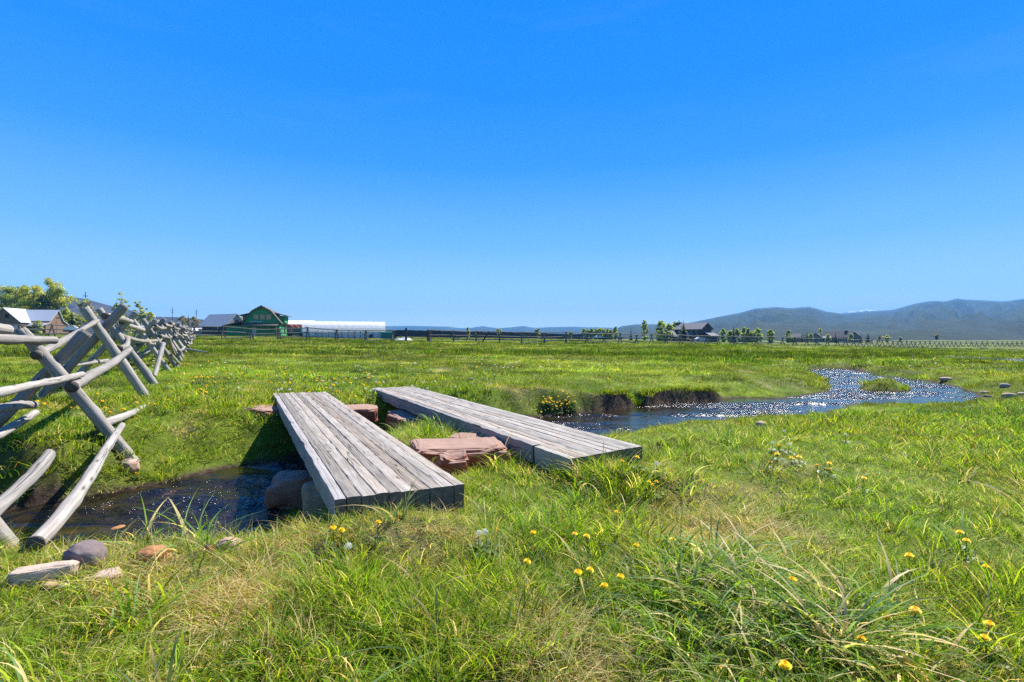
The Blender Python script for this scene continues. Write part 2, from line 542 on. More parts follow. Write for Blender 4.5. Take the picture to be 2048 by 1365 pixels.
def sward(X, Y):
    """lighter and darker drifts of grass species across the pasture"""
    X = np.asarray(X, float); Y = np.asarray(Y, float); R = np.hypot(X, Y)
    k = smooth01((R - 7) / 7)
    return 1 + k * (np.exp(.95 * fbm(X * .30, Y, 2.4, 4, 61) + .5 * fbm(X, Y, .9, 2, 62)) * .84 - 1) - .22 * smooth01((R - 75) / 60)


def ground_color(X, Y):
    d = dryness(X, Y)[:, None]; l = lushness(X, Y)[:, None]
    R = np.hypot(X, Y)[:, None]
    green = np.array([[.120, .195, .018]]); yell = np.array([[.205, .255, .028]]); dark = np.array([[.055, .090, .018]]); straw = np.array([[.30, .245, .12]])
    c = yell * (1 - l) + green * l
    s = smooth01((d - .62) / .3)
    c = c * (1 - s * .75) + straw * s * .75
    r = rush_shade(X, Y)[:, None]
    c = c * (1 - .6 * r) + dark * .6 * r  # cloud-shadow bands painted into the ground colour
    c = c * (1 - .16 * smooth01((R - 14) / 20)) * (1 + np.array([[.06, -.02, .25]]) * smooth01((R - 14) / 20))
    c = c * sward(X, Y)[:, None]
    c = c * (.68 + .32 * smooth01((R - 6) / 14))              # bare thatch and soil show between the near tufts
    return c


# ---- the one sheet of ground: rings round the camera, finer where it is near
def build_ground():
    rad = [0.35]
    while rad[-1] < 42: rad.append(rad[-1] * 1.0085)
    while rad[-1] < 160: rad.append(rad[-1] * 1.03)
    while rad[-1] < 9000: rad.append(rad[-1] * 1.12)
    rad = np.array(rad)
    az = np.concatenate([np.radians(np.arange(-66, 66.001, 0.26)), np.radians(np.arange(70, 294, 4.0))])
    A, R = np.meshgrid(az, rad)
    X = (R * np.sin(A)).ravel(); Y = (R * np.cos(A)).ravel()
    fld = stream_field(X, Y)
    Z = ground_z(X, Y, fld)
    S, B, K, ZZ = fld
    nr, na = len(rad), len(az)
    i = np.arange(nr - 1)[:, None] * na; j = np.arange(na)[None, :]; j2 = (j + 1) % na
    F = np.stack([i + j, i + j2, i + na + j2, i + na + j], -1).reshape(-1, 4)[:, ::-1]
    V = np.stack([X, Y, Z], 1)
    V = np.vstack([V, [[0, 0, gz(0, 0)]]])
    soil = np.where(S < .05, 1.0, 0.0)
    soil = np.maximum(soil, K * smooth01((B * 1.35 + .03 - S) / .1))
    soil = np.maximum(soil, smooth01((.16 - S) / .12) * .8)
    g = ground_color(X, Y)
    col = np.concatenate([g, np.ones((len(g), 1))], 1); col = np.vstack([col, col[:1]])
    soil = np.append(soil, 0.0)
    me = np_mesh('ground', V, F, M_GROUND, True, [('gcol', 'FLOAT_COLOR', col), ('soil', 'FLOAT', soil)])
    o = link('ground', me)
    tag(o, 'green pasture sloping to the small stream with bare soil at its cut banks', 'ground', None, 'structure')
    return o


def ground_material():
    m, nt, out = new_mat('pasture'); N = NT(nt)
    co = N.n('ShaderNodeTexCoord').outputs['Object']
    gc = N.n('ShaderNodeAttribute', attribute_name='gcol').outputs['Color']
    so = N.n('ShaderNodeAttribute', attribute_name='soil').outputs['Fac']
    n1 = N.noise(co, 16, 6, 0.7); n2 = N.noise(co, 2.3, 5, 0.65); n3 = N.noise(N.mapping(co, (.10, .38, 1)), 1.0, 5, 0.65)
    f = N.math('ADD', N.math('MULTIPLY', n1, .45), N.math('ADD', N.math('MULTIPLY', n2, .35), N.math('MULTIPLY', n3, .2)))
    v = N.ramp(f, [(0.3, .45), (0.5, .95), (0.7, 1.5)])
    col = N.mix(1.0, gc, v, 'MULTIPLY')
    col = N.mix(N.ramp(n3, [(0.52, 0.0), (0.66, .5)]), col, (.21, .195, .07))
    sn = N.noise(N.mapping(co, (17, 17, 9)), 1.0, 6, 0.75)
    sc = N.ramp(sn, [(0.3, (.022, .015, .011)), (0.55, (.075, .052, .036)), (0.75, (.17, .125, .085))])
    sf = N.math('MULTIPLY', so, N.ramp(N.noise(co, 9, 4), [(0.2, .75), (0.45, 1.0)]))
    col = N.mix(sf, col, sc)
    h = N.math('ADD', f, N.math('MULTIPLY', sn, .8))
    b = N.bsdf(col, .95, N.bump(h, .8, .05), .1); N.l(b.outputs[0], out.inputs[0])
    return m


M_GROUND = ground_material()
GROUND = build_ground()


# ================================================================== water
def water_material():
    m, nt, out = new_mat('running_water'); N = NT(nt)
    co = N.n('ShaderNodeTexCoord').outputs['Object']
    w2 = N.noise(N.mapping(co, (26, 38, 1)), 1.0, 2, .5, .6)
    w1 = N.noise(N.mapping(co, (9, 13, 1)), 1.0, 3, .55, .8)
    rip = N.n('ShaderNodeAttribute', attribute_name='rip').outputs['Fac']
    bmp = N.bump(N.math('MULTIPLY', rip, N.math('ADD', N.math('MULTIPLY', w1, 1.4), N.math('MULTIPLY', w2, .55))), 1.0, .03)
    bed = N.noise(co, 5, 5, .6)
    col = N.ramp(bed, [(0.40, (.007, .006, .005)), (0.58, (.022, .014, .007)), (0.74, (.075, .042, .017))])
    b = N.bsdf(col, .12, bmp, .85)
    b.inputs['IOR'].default_value = 1.333
    N.l(b.outputs[0], out.inputs[0])
    return m


M_WATER = water_material()


def water_sheet(name, x0, x1, y0, y1, step, z, label, amp):
    xs = np.arange(x0, x1, step); ys = np.arange(y0, y1, step)
    XX, YY = np.meshgrid(xs, ys)
    S, B, K, ZZ = stream_field(XX.ravel(), YY.ravel())
    keep = (S < .16).reshape(XX.shape)
    x, y = XX.ravel(), YY.ravel()
    gust = .13 + .95 * smooth01((fbm(x * .30, y, .95, 4, 22) + .17 + .30 * smooth01((8 - y) / 2)) / .40)
    wav = .8 * fbm(x * .6, y * 1.3, .9, 2, 20) + .50 * perlin(x / .34 + 3, y / .27) + .34 * perlin(x / .17, y / .14 + 7) + .07 * perlin(x / .09, y / .08 + 1)
    Z = z + amp * wav * gust * smooth01(-S / .25 + .25)
    q = keep[:-1, :-1] & keep[1:, :-1] & keep[:-1, 1:] & keep[1:, 1:]
    iy, ix = np.nonzero(q); n = len(xs)
    a = iy * n + ix
    F = np.stack([a, a + 1, a + n + 1, a + n], 1)
    used = np.unique(F); mp = np.full(len(x), -1); mp[used] = np.arange(len(used))
    V = np.stack([x, y, Z], 1)[used]
    me = np_mesh(name, V, mp[F], M_WATER, True, [('rip', 'FLOAT', gust[used])])
    o = link(name, me)
    return tag(o, label, 'stream', None, 'structure')


water_sheet('water', -13.5, 15.6, 2.0, 25.5, .036, ZW, 'shallow rippling stream running under the two plank bridges to a glittering pool', .082)
water_sheet('water', 21, 58, 24, 44, .25, FARZ, 'far thin reach of the stream glinting beyond the pool', .02)
# ================================================================== grass (one scattered mass)
M_GRASS = leaf_mat('grass_blades', (1, 1, 1), .52, inst=True, rough=.55, spec=.16)


def make_tuft(name, n, rad, h, w, bend, palette, seed, segs=3, tipw=.0, lean=.25):
    """a tuft of curved blades; palette = list of (weight, rgb)"""
    r = np.random.default_rng(seed)
    V, F, Cc = [], [], []
    ws = np.array([p[0] for p in palette], float); ws /= ws.sum()
    for k in range(n):
        a = r.random() * 2 * PI; q = rad * math.sqrt(r.random())
        bx, by = q * math.cos(a), q * math.sin(a)
        hh = h[0] + (h[1] - h[0]) * r.random() ** 1.3
        ww = w * (.6 + .8 * r.random())
        da = a + r.normal() * 1.1                       # bends mostly outwards
        dx, dy = math.cos(da), math.sin(da)
        ln = hh * lean * abs(r.normal()); bd = hh * bend * (.3 + r.random())
        fa = r.random() * 2 * PI; sx, sy = math.cos(fa), math.sin(fa)
        c = np.array(palette[r.choice(len(palette), p=ws)][1]) * (.75 + .5 * r.random())
        base = len(V)
        for s in range(segs + 1):
            t = s / segs
            cx = bx + dx * (ln * t + bd * t * t); cy = by + dy * (ln * t + bd * t * t)
            cz = hh * (t - .38 * bend * t * t * t) - .015
            wd = ww * (1 - .15 * t) * (1 - t ** 2.2) + tipw
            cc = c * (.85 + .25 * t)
            if s == segs and tipw == 0:
                V.append((cx, cy, cz)); Cc.append(cc)
            else:
                V.append((cx - sx * wd / 2, cy - sy * wd / 2, cz)); V.append((cx + sx * wd / 2, cy + sy * wd / 2, cz)); Cc += [cc, cc]
        for s in range(segs):
            i = base + 2 * s
            if s == segs - 1 and tipw == 0: F.append((i, i + 1, i + 2, i + 2))
            else: F.append((i, i + 1, i + 3, i + 2))
    me = bpy.data.meshes.new(name)
    me.from_pydata(V, [], [tuple(dict.fromkeys(f)) for f in F])
    ca = me.color_attributes.new('Col', 'FLOAT_COLOR', 'POINT')
    ca.data.foreach_set('color', [x for c in Cc for x in (c[0], c[1], c[2], 1.0)])
    me.polygons.foreach_set('use_smooth', [True] * len(me.polygons))
    me.materials.append(M_GRASS); me.update()
    o = bpy.data.objects.new(name, me)
    TUFTS.objects.link(o)
    return o


TUFTS = bpy.data.collections.new('tufts')              # sources of the scatter, not linked to the scene
GR = (.172, .305, .016); YG = (.345, .425, .028); DK = (.055, .130, .008); ST = (.64, .51, .26); OR = (.42, .23, .06); BL = (.170, .270, .110); PALE = (.46, .48, .20)
LUSH = [(5, GR), (4, YG), (2, DK), (.7, ST), (.2, OR)]
MIXD = [(3, GR), (4, YG), (2.2, ST), (.5, OR), (1, PALE)]
DRY = [(6, ST), (1.2, OR), (1.5, YG), (2, PALE)]
BROAD = [(4, BL), (4, GR), (2, YG), (1, PALE), (.8, ST)]
KIND = {}
_spec = [
    # name, variants, blades, radius, (h), width, bend, palette, segs, lean
    ('short', 4, 34, .075, (.03, .095), .0046, .7, LUSH, 3, .35),
    ('mixed', 4, 36, .080, (.035, .115), .0042, .7, MIXD, 3, .4),
    ('long', 4, 44, .085, (.08, .21), .0042, .75, MIXD, 4, .35),
    ('tall', 3, 46, .085, (.09, .23), .0062, .6, LUSH, 4, .28),
    ('dry', 3, 46, .095, (.03, .14), .0032, 1.3, DRY, 4, .9),
    ('broad', 4, 20, .075, (.10, .27), .0125, .95, BROAD, 7, .3),
    ('midlush', 3, 38, .16, (.04, .13), .0075, .7, LUSH, 3, .35),
    ('middry', 3, 38, .16, (.03, .12), .0070, .9, DRY + [(3, YG)], 3, .6),
    ('midtall', 3, 44, .16, (.08, .22), .0085, .6, LUSH, 3, .3),
    ('farlush', 3, 42, .40, (.05, .15), .021, .7, LUSH, 2, .4),
    ('fardry', 3, 42, .40, (.04, .14), .020, .8, MIXD, 2, .5),
    ('rush', 2, 60, .45, (.12, .34), .020, .35, [(4, DK), (3, GR), (1, YG)], 2, .2),
]
_ix = 0
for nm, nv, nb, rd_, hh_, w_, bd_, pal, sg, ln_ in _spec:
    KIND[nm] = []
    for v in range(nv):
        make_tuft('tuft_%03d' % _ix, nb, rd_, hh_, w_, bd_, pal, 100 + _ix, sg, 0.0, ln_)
        KIND[nm].append(_ix); _ix += 1

BLOCK = []     # (function XY -> bool) where nothing grows: decks, stones


def scatter_ring(r0, r1, dens, half=52, wide=0):
    a = math.radians(half)
    n = int(dens * a * (r1 * r1 - r0 * r0))
    R = np.sqrt(r0 * r0 + (r1 * r1 - r0 * r0) * rng.random(n)); A = (rng.random(n) * 2 - 1) * a
    if wide:                                             # the sward goes on past the picture's edges
        b = math.radians(wide); m = int(dens * .7 * (b - a) * (r1 * r1 - r0 * r0))
        R = np.append(R, np.sqrt(r0 * r0 + (r1 * r1 - r0 * r0) * rng.random(m)))
        A = np.append(A, (a + (b - a) * rng.random(m)) * np.where(rng.random(m) < .5, -1, 1))
    return R * np.sin(A), R * np.cos(A)


PX, PY, PIX, PSC, PT = [], [], [], [], []


def pick(kinds, n):
    ids = np.array(kinds); return ids[rng.integers(0, len(ids), n)]


def add_points(X, Y, idx, sc, tint):
    PX.append(X); PY.append(Y); PIX.append(idx); PSC.append(sc); PT.append(tint)


def tint_for(X, Y, n):
    l = lushness(X, Y); d = dryness(X, Y)
    v = (.62 + .75 * rng.random(n))[:, None]
    t = np.stack([1.12 - .30 * l + .12 * d, 1.08 - .10 * l, .95 - .1 * d], 1) * v
    r = rush_shade(X, Y)[:, None]
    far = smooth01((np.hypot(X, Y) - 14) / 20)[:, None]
    return t * sward(X, Y)[:, None] * (1 - .34 * r) * (1 - .16 * far) * (1 + np.array([[.06, -.02, .25]]) * far)  # tufts in the cloud-shadow bands get a darker tint


def zone(X, Y, cx, cy, rx, ry):
    return np.exp(-(((X - cx) / rx) ** 2 + ((Y - cy) / ry) ** 2))


def ring(r0, r1, dens, mode):
    X, Y = scatter_ring(r0, r1, dens, 52, 100 if r1 < 7 else (80 if r1 < 30 else 66))
    S, B, K, Z = stream_field(X, Y)
    ok = (S > .03) & ~((K > .45) & (S < B * .75) & (rng.random(len(X)) < .9)) & ~((S < .12) & (rng.random(len(X)) < .5))
    for b in BLOCK: ok &= ~b(X, Y)
    X, Y, S, K = X[ok], Y[ok], S[ok], K[ok]
    n = len(X); d = dryness(X, Y); l = lushness(X, Y); u = rng.random(n)
    hb = np.clip(.5 + .9 * fbm(X, Y, 1.3, 3, 30), 0, 1)                        # patches of taller and shorter sward
    if mode == 'near':
        wet = smooth01((.75 - S) / .5)
        tall = np.clip(.42 * hb - .12 + .22 * wet + .5 * zone(X, Y, -.15, 2.0, .75, .55) + .25 * zone(X, Y, 1.6, 2.2, 1.2, 1.0) - .55 * zone(X, Y, -1.9, 2.2, .95, 1.0), 0, 1)
        broad = .8 * zone(X, Y, .78, 2.0, .28, .30) + .8 * zone(X, Y, 1.08, 1.72, .26, .2) + .05 * l
        dry = np.clip(1.8 * (d - .52), 0, .75)
        idx = np.where(u < tall * .55, pick(KIND['tall'], n), pick(KIND['short'] + KIND['mixed'], n))
        idx = np.where((u > .55 * tall) & (u < tall * .95), pick(KIND['long'], n), idx)
        u2 = rng.random(n)
        idx = np.where(u2 < dry * (1 - wet), pick(KIND['dry'] + KIND['mixed'], n), idx)
        idx = np.where(rng.random(n) < broad * .8, pick(KIND['broad'], n), idx)
        sc = (.58 + .52 * rng.random(n)) * (.75 + .45 * hb)
    elif mode == 'mid':
        wet = smooth01((.7 - S) / .5) * (1 - smooth01((X - 1) / 1) * (Y < 10.5))
        tall = np.clip(.35 * hb - .12 + .15 * wet, 0, 1)
        idx = np.where(u < tall, pick(KIND['midtall'], n), pick(KIND['midlush'], n))
        idx = np.where(rng.random(n) < np.clip(1.6 * (d - .52), 0, .7) * (1 - wet), pick(KIND['middry'], n), idx)
        sc = (.65 + .6 * rng.random(n)) * (.7 + .5 * hb) * np.where((S < 2.0) & (X > .8) & (Y < 14), .55 + .2 * S, 1.0)
        sc = np.where(zone(X, Y, 12.5, 16.2, 1.6, 1.6) > .3, sc * .5, sc)
    else:
        r = rush_shade(X, Y)
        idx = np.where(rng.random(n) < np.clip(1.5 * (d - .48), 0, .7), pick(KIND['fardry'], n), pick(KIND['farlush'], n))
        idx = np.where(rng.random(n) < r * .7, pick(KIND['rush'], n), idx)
        sc = (.6 + .6 * rng.random(n)) * (.75 + .4 * hb)
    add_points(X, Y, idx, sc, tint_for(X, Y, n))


def hero(px, py, kind, n, rad, sc=1.0, tint=(1, 1, 1)):
    """extra tufts round a spot on the ground seen at (px, py)"""
    d = (EYE + .02) / (py - PY0) * FOC
    x, y = (px - PX0) / FOC * d, d
    X = x + rng.normal(size=n) * rad; Y = y + rng.normal(size=n) * rad
    add_points(X, Y, pick(KIND[kind], n), sc * (.75 + .5 * rng.random(n)), np.array([tint]) * (.8 + .4 * rng.random(n))[:, None])


def build_grass():
    for px, py, n in ((700, 1032, 26), (760, 1026, 30), (820, 1016, 30), (880, 1004, 26), (930, 992, 18), (1100, 962, 20), (1150, 950, 30), (1200, 938, 30), (1260, 925, 26), (1060, 960, 14)):
        hero(px, py, 'mixed', n, .07, 1.15); hero(px, py, 'tall', n // 4, .07, .7)
    for px, py, n in ((1420, 1150, 16), (1500, 1230, 18), (1600, 1280, 16), (1690, 1270, 10)):
        hero(px, py, 'broad', n, .10, 1.05, (1.1, 1.1, 1.2))
    for px, py, n in ((700, 1200, 26), (800, 1260, 30), (920, 1300, 26), (1000, 1200, 22)):
        hero(px, py, 'tall', n, .10, .82, (1.15, 1.1, 1))
    for px, py, n in ((1080, 1290, 40), (1120, 1350, 40), (1480, 1060, 40), (420, 1220, 30), (520, 1240, 30), (250, 1180, 30), (860, 1040, 24), (1560, 1080, 30)):
        hero(px, py, 'dry', n, .12, 1.0)
    P = STREAM[(STREAM[:, 3] > .55) & (STREAM[:, 0] > 0)]                       # turf hanging over the cut bank
    for k in range(len(P) - 1):
        n = 45; t = rng.random(n); X = P[k, 0] + t * (P[k + 1, 0] - P[k, 0]) + rng.normal(size=n) * .04; Y = P[k, 1] + t * (P[k + 1, 1] - P[k, 1]) + P[k, 2] * 1.25 + .10 * rng.random(n)
        add_points(X, Y, pick(KIND['midtall'] + KIND['midlush'], n), .5 + .5 * rng.random(n), np.array([[1, 1, 1]]) * (.6 + .6 * rng.random(n))[:, None])
    ring(.95, 3.3, 330, 'near')
    ring(3.3, 6.5, 200, 'near')
    ring(6.5, 11, 75, 'mid')
    ring(11, 24, 42, 'mid')
    ring(24, 75, 7.5, 'far')
    ring(75, 150, 1.1, 'far')
    X = np.concatenate(PX); Y = np.concatenate(PY); IX = np.concatenate(PIX); SC = np.concatenate(PSC); T = np.concatenate(PT)
    Z = ground_z(X, Y)
    n = len(X)
    V = np.stack([X, Y, Z], 1)
    me = bpy.data.meshes.new('grass')
    me.vertices.add(n); me.vertices.foreach_set('co', V.astype(np.float32).ravel())
    rot = np.stack([rng.normal(size=n) * .12, rng.normal(size=n) * .12, rng.random(n) * 2 * PI], 1)
    for nm, typ, arr, key in (('pick', 'INT', IX.astype(np.int32), 'value'), ('sc', 'FLOAT', SC.astype(np.float32), 'value'),
                              ('rot', 'FLOAT_VECTOR', rot.astype(np.float32), 'vector'),
                              ('tint', 'FLOAT_COLOR', np.concatenate([T, np.ones((n, 1))], 1).astype(np.float32), 'color')):
        a = me.attributes.new(nm, typ, 'POINT'); a.data.foreach_set(key, arr.ravel())
    o = link('grass', me)
    tag(o, 'tangled green and straw coloured pasture grass covering the ground', 'grass', None, 'stuff')
    ng = bpy.data.node_groups.new('grass_scatter', 'GeometryNodeTree')
    ng.interface.new_socket('Geometry', in_out='INPUT', socket_type='NodeSocketGeometry')
    ng.interface.new_socket('Geometry', in_out='OUTPUT', socket_type='NodeSocketGeometry')
    nd = ng.nodes; gi = nd.new('NodeGroupInput'); go = nd.new('NodeGroupOutput')
    ip = nd.new('GeometryNodeInstanceOnPoints'); ci = nd.new('GeometryNodeCollectionInfo')
    ci.inputs['Collection'].default_value = TUFTS; ci.inputs['Separate Children'].default_value = True; ci.inputs['Reset Children'].default_value = True
    ip.inputs['Pick Instance'].default_value = True

    def attr(nm, typ):
        a = nd.new('GeometryNodeInputNamedAttribute'); a.data_type = typ; a.inputs['Name'].default_value = nm
        return [s for s in a.outputs if s.enabled and s.name == 'Attribute'][0]
    lk = ng.links.new
    lk(gi.outputs[0], ip.inputs['Points']); lk(ci.outputs[0], ip.inputs['Instance'])
    lk(attr('pick', 'INT'), ip.inputs['Instance Index'])
    e2r = nd.new('FunctionNodeEulerToRotation'); lk(attr('rot', 'FLOAT_VECTOR'), e2r.inputs[0]); lk(e2r.outputs[0], ip.inputs['Rotation'])
    lk(attr('sc', 'FLOAT'), ip.inputs['Scale'])
    lk(ip.outputs[0], go.inputs[0])
    md = o.modifiers.new('scatter', 'NODES'); md.node_group = ng
    print('grass tufts', n)
# ================================================================== helpers that place things on the ground
_ds = np.concatenate([np.arange(.8, 12, .01), np.arange(12, 60, .05), np.arange(60, 260, .5)])


def hit(px, py, lift=0.0):
    """the first spot where the line of sight through a photo pixel meets the ground raised by lift"""
    X = (px - PX0) / FOC * _ds; Zr = EYE - (py - PY0) / FOC * _ds
    g = ground_z(X, _ds) + lift
    k = np.nonzero(Zr <= g)[0]
    k = int(k[0]) if len(k) else len(_ds) - 1
    return float(X[k]), float(_ds[k])


# ================================================================== plank bridges
M_DECK = wood_mat('weathered_planks', (.140, .120, .098), (.51, .465, .40), use_col=True, crack=1.0, brown=.75, along=.8)
M_DECKEND = endgrain_mat('sawn_ends', (.16, .13, .105))
M_EDGE = wood_mat('split_edge_timber', (.16, .145, .13), (.38, .355, .325), use_col=True, crack=1.0, brown=.3, along=.6)
M_BLOCK = wood_mat('pale_end_block', (.30, .27, .23), (.52, .48, .42), use_col=True, crack=.6, brown=.5, along=2.0)


def corner(px, py, z):
    d = (EYE - z) / (py - PY0) * FOC
    return Vector(((px - PX0) / FOC * d, d, z))


def plank(mb, q, v0, v1, u0, u1, t, seed, colr, chip=0.0, nrow=110, wob=.0022, gap=.0008):
    """one timber of a deck; q = near-left, near-right, far-right, far-left corners of the deck's top"""
    A, B, Cq, D = q
    across = ((B - A).length + (Cq - D).length) / 2
    along = (D - A).length
    mb.col = colr
    rings = []
    r = random.Random(seed)
    uo = r.random() * 9; vo = r.random() * 9
    warp = r.uniform(-.003, .003); lift = r.uniform(-.0022, .0022)
    prof = []
    for k in range(nrow + 1):
        u = u0 + (u1 - u0) * k / nrow
        n1 = mnoise.noise(Vector((u * 14, seed * 3.1, 0))); n2 = mnoise.noise(Vector((u * 45, seed * 5.7, 2)))
        e0 = gap + wob * (.5 + n1) + .0025 * n2
        e1 = gap + wob * (.5 - mnoise.noise(Vector((u * 13, seed * 7.7, 5)))) + .0025 * n2
        if chip:
            c = max(0.0, mnoise.noise(Vector((u * 20, seed, 9))) + .5 * mnoise.noise(Vector((u * 70, seed, 3))) - .02)
            e0 += chip * c
        w0, w1 = v0 * across + e0, v1 * across - e1
        zt = lift + warp * math.sin(u * 7 + seed) + .004 * mnoise.noise(Vector((u * 30, seed, 1))) + .0025 * mnoise.noise(Vector((u * 130, seed, 8)))
        ch = .002 + .0035 * abs(n2)
        zl = -ch - (chip * 1.2 * max(0.0, mnoise.noise(Vector((u * 33, seed, 12)))) if chip else 0)
        bt = -t + .012 * mnoise.noise(Vector((u * 10, seed, 20))) - (chip * .5 * mnoise.noise(Vector((u * 24, seed, 22))) if chip else 0)
        pr = [(w0 + .006, bt), (w0, zl), (w0 + ch, zt), ((w0 + w1) / 2, zt + .002 + .003 * n1), (w1 - ch, zt), (w1, -ch), (w1 - .006, bt)]
        P0 = A.lerp(D, u); P1 = B.lerp(Cq, u); dirv = (P1 - P0).normalized()
        sc = (P1 - P0).length / across
        ring = [mb.vert(P0 + dirv * (w * sc) + Vector((0, 0, z))) for w, z in pr]
        rings.append((ring, pr, u * along))
    for k in range(nrow):
        (ra, pa, ua), (rb, pb, ub) = rings[k], rings[k + 1]
        peri = 0.0
        for j in range(7):
            j2 = (j + 1) % 7
            seglen = math.hypot(pa[j2][0] - pa[j][0], pa[j2][1] - pa[j][1])
            mb.face([ra[j], ra[j2], rb[j2], rb[j]], 0, [(uo + peri, vo + ua), (uo + peri + seglen, vo + ua), (uo + peri + seglen, vo + ub), (uo + peri, vo + ub)])
            peri += seglen
    for ring, pr, rev in ((rings[0][0], rings[0][1], False), (rings[-1][0], rings[-1][1], True)):
        idx = ring[::-1] if not rev else ring
        pp = pr[::-1] if not rev else pr
        mb.face(idx, 1, [(p[0] * .6 + uo * .02, p[1]) for p in pp])


def deck_block(q, margin=.04):
    pts = [(p.x, p.y) for p in q]

    def inside(X, Y):
        r = np.ones(X.shape, bool)
        for k in range(4):
            ax, ay = pts[k]; bx, by = pts[(k + 1) % 4]
            L = math.hypot(bx - ax, by - ay)
            r &= ((bx - ax) * (Y - ay) - (by - ay) * (X - ax)) / L > -margin
        return r
    return inside


ZT = 0.20
THK = 0.15
QL = [corner(668, 1001, ZT), corner(930, 969, ZT), corner(652, 784, ZT), corner(545, 787, ZT)]
QR = [corner(1139, 918, ZT), corner(1287, 893, ZT), corner(826, 773.5, ZT), corner(742, 776.5, ZT)]
BLOCK += [deck_block(QL, .0), deck_block(QR, .0)]


def bridge(q, label, seeds, chip, with_block):
    base = (q[0] + q[1] + q[2] + q[3]) / 4
    root = thing('plank_bridge', label, 'footbridge', (base.x, base.y, ZT - THK), 0, 'plank bridges over the stream')
    r = random.Random(seeds)
    nb = 10
    ws = [r.uniform(.8, 1.25) for _ in range(nb)]; s = sum(ws); acc = 0; edges = [0]
    for w in ws: acc += w / s; edges.append(acc)
    deck = MB()
    for k in range(1, nb):
        g = r.uniform(.72, 1.16); wm = r.uniform(-.02, .07)
        plank(deck, q, edges[k], edges[k + 1], r.uniform(-.001, .0015), 1 + r.uniform(-.008, .006), THK, seeds + k * 3, (g + wm, g, g - wm))
    deck.build('deck', [M_DECK, M_DECKEND], root)
    e = MB()
    if with_block:
        plank(e, q, edges[0], edges[1], .088, 1.0, THK, seeds + 50, (.95, .95, .97), chip)
        bl = MB(); plank(bl, q, edges[0], edges[1], 0.0, .083, THK + .01, seeds + 51, (1, .98, .94), .006, 20)
        bl.build('end_block', [M_BLOCK, M_DECKEND], root)
    else:
        plank(e, q, edges[0], edges[1], 0, 1, THK, seeds + 50, (1, 1, 1.02), chip)
    e.build('edge_timber', [M_EDGE, M_DECKEND], root)
    return root


bridge(QL, 'grey weathered plank footbridge beside the boulder, left of the pair', 21, .012, False)
bridge(QR, 'grey plank footbridge with a splintered edge and pale end block beside the red slab', 64, .035, True)

# ================================================================== stones
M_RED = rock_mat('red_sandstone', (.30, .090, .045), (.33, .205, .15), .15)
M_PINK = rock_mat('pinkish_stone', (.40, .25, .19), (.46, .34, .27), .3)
M_ORANGE = rock_mat('orange_stone', (.40, .19, .075), None, .15)
M_TAN = rock_mat('tan_stone', (.42, .30, .20), None, .2)
M_PURPLE = rock_mat('purple_grey_stone', (.19, .145, .135), None, .25)
M_PALE = rock_mat('pale_stone', (.50, .38, .29), None, .1)
M_GREY = rock_mat('grey_stone', (.25, .235, .21), None, .4)
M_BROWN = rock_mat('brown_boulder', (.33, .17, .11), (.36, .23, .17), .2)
import bmesh


def rock(label, cen, half, mat, seed, rz=0.0, boxy=.75, rough=.16, tilt=0.0, name='stone', cat='stone', group=None, sub=4, strata=0.0):
    bm = bmesh.new(); bmesh.ops.create_icosphere(bm, subdivisions=sub, radius=1)
    big = max(half)
    for v in bm.verts:
        p = v.co
        e = lambda x, b: math.copysign(abs(x) ** b, x)
        q = Vector((e(p.x, boxy), e(p.y, boxy), e(p.z, boxy * .8)))
        n = mnoise.noise(p * 1.3 + Vector((seed * 7.1, 0, 0))) + .5 * mnoise.noise(p * 3.1 + Vector((0, seed * 3.3, 0))) + .22 * mnoise.noise(p * 8 + Vector((0, 0, seed)))
        q *= 1 + rough * n
        if strata:
            st = mnoise.noise(Vector((p.x * .6, p.y * .6, p.z * 6 + seed)))
            q.x *= 1 + strata * st; q.y *= 1 + strata * st
        q = Vector((q.x * half[0], q.y * half[1], q.z * half[2]))
        q.rotate(Matrix.Rotation(tilt, 3, 'X'))
        q.rotate(Matrix.Rotation(rz, 3, 'Z'))
        v.co = q
    me = bpy.data.meshes.new(name); bm.to_mesh(me); bm.free()
    me.materials.append(mat)
    me.polygons.foreach_set('use_smooth', [boxy > .6] * len(me.polygons))
    o = link(name, me); o.location = cen
    tag(o, label, cat, group)
    R = min(half[0], half[1]) * .85; cx, cy = cen[0], cen[1]; ca, sa = math.cos(-rz), math.sin(-rz)
    BLOCK.append(lambda X, Y: (((X - cx) * ca - (Y - cy) * sa) / (half[0] * .88)) ** 2 + (((X - cx) * sa + (Y - cy) * ca) / (half[1] * .88)) ** 2 < 1)
    return o


def wrock(label, px, py, d, half, mat, seed, **k):
    p = W(px, py, d)
    return rock(label, (p.x, p.y, p.z), half, mat, seed, **k)


G_SLAB = 'red sandstone slabs at the bridge'
wrock('big flat red sandstone slab with a greyish top between the two bridges', 918, 919, 4.42, (.40, .30, .155), M_RED, 3, rz=.22, boxy=.38, rough=.15, name='sandstone_slab', cat='slab', group=G_SLAB, sub=5, strata=.045)
wrock('jagged red sandstone chunk in front of the big flat slab', 905, 936, 4.02, (.13, .08, .12), M_RED, 5, rz=.5, boxy=.5, rough=.25, name='sandstone_slab', cat='slab', group=G_SLAB, sub=4, tilt=.3)
wrock('small red slab tucked under the splintered bridge edge behind the big flat slab', 942, 890, 4.95, (.24, .16, .09), M_RED, 6, rz=-.2, boxy=.4, rough=.2, name='sandstone_slab', cat='slab', group=G_SLAB, sub=4)
wrock('red sandstone block poking out under the far left edge of the left bridge', 531, 838, 7.0, (.32, .28, .16), M_RED, 8, rz=-.4, boxy=.4, rough=.2, name='sandstone_slab', cat='slab', group=G_SLAB, sub=4)
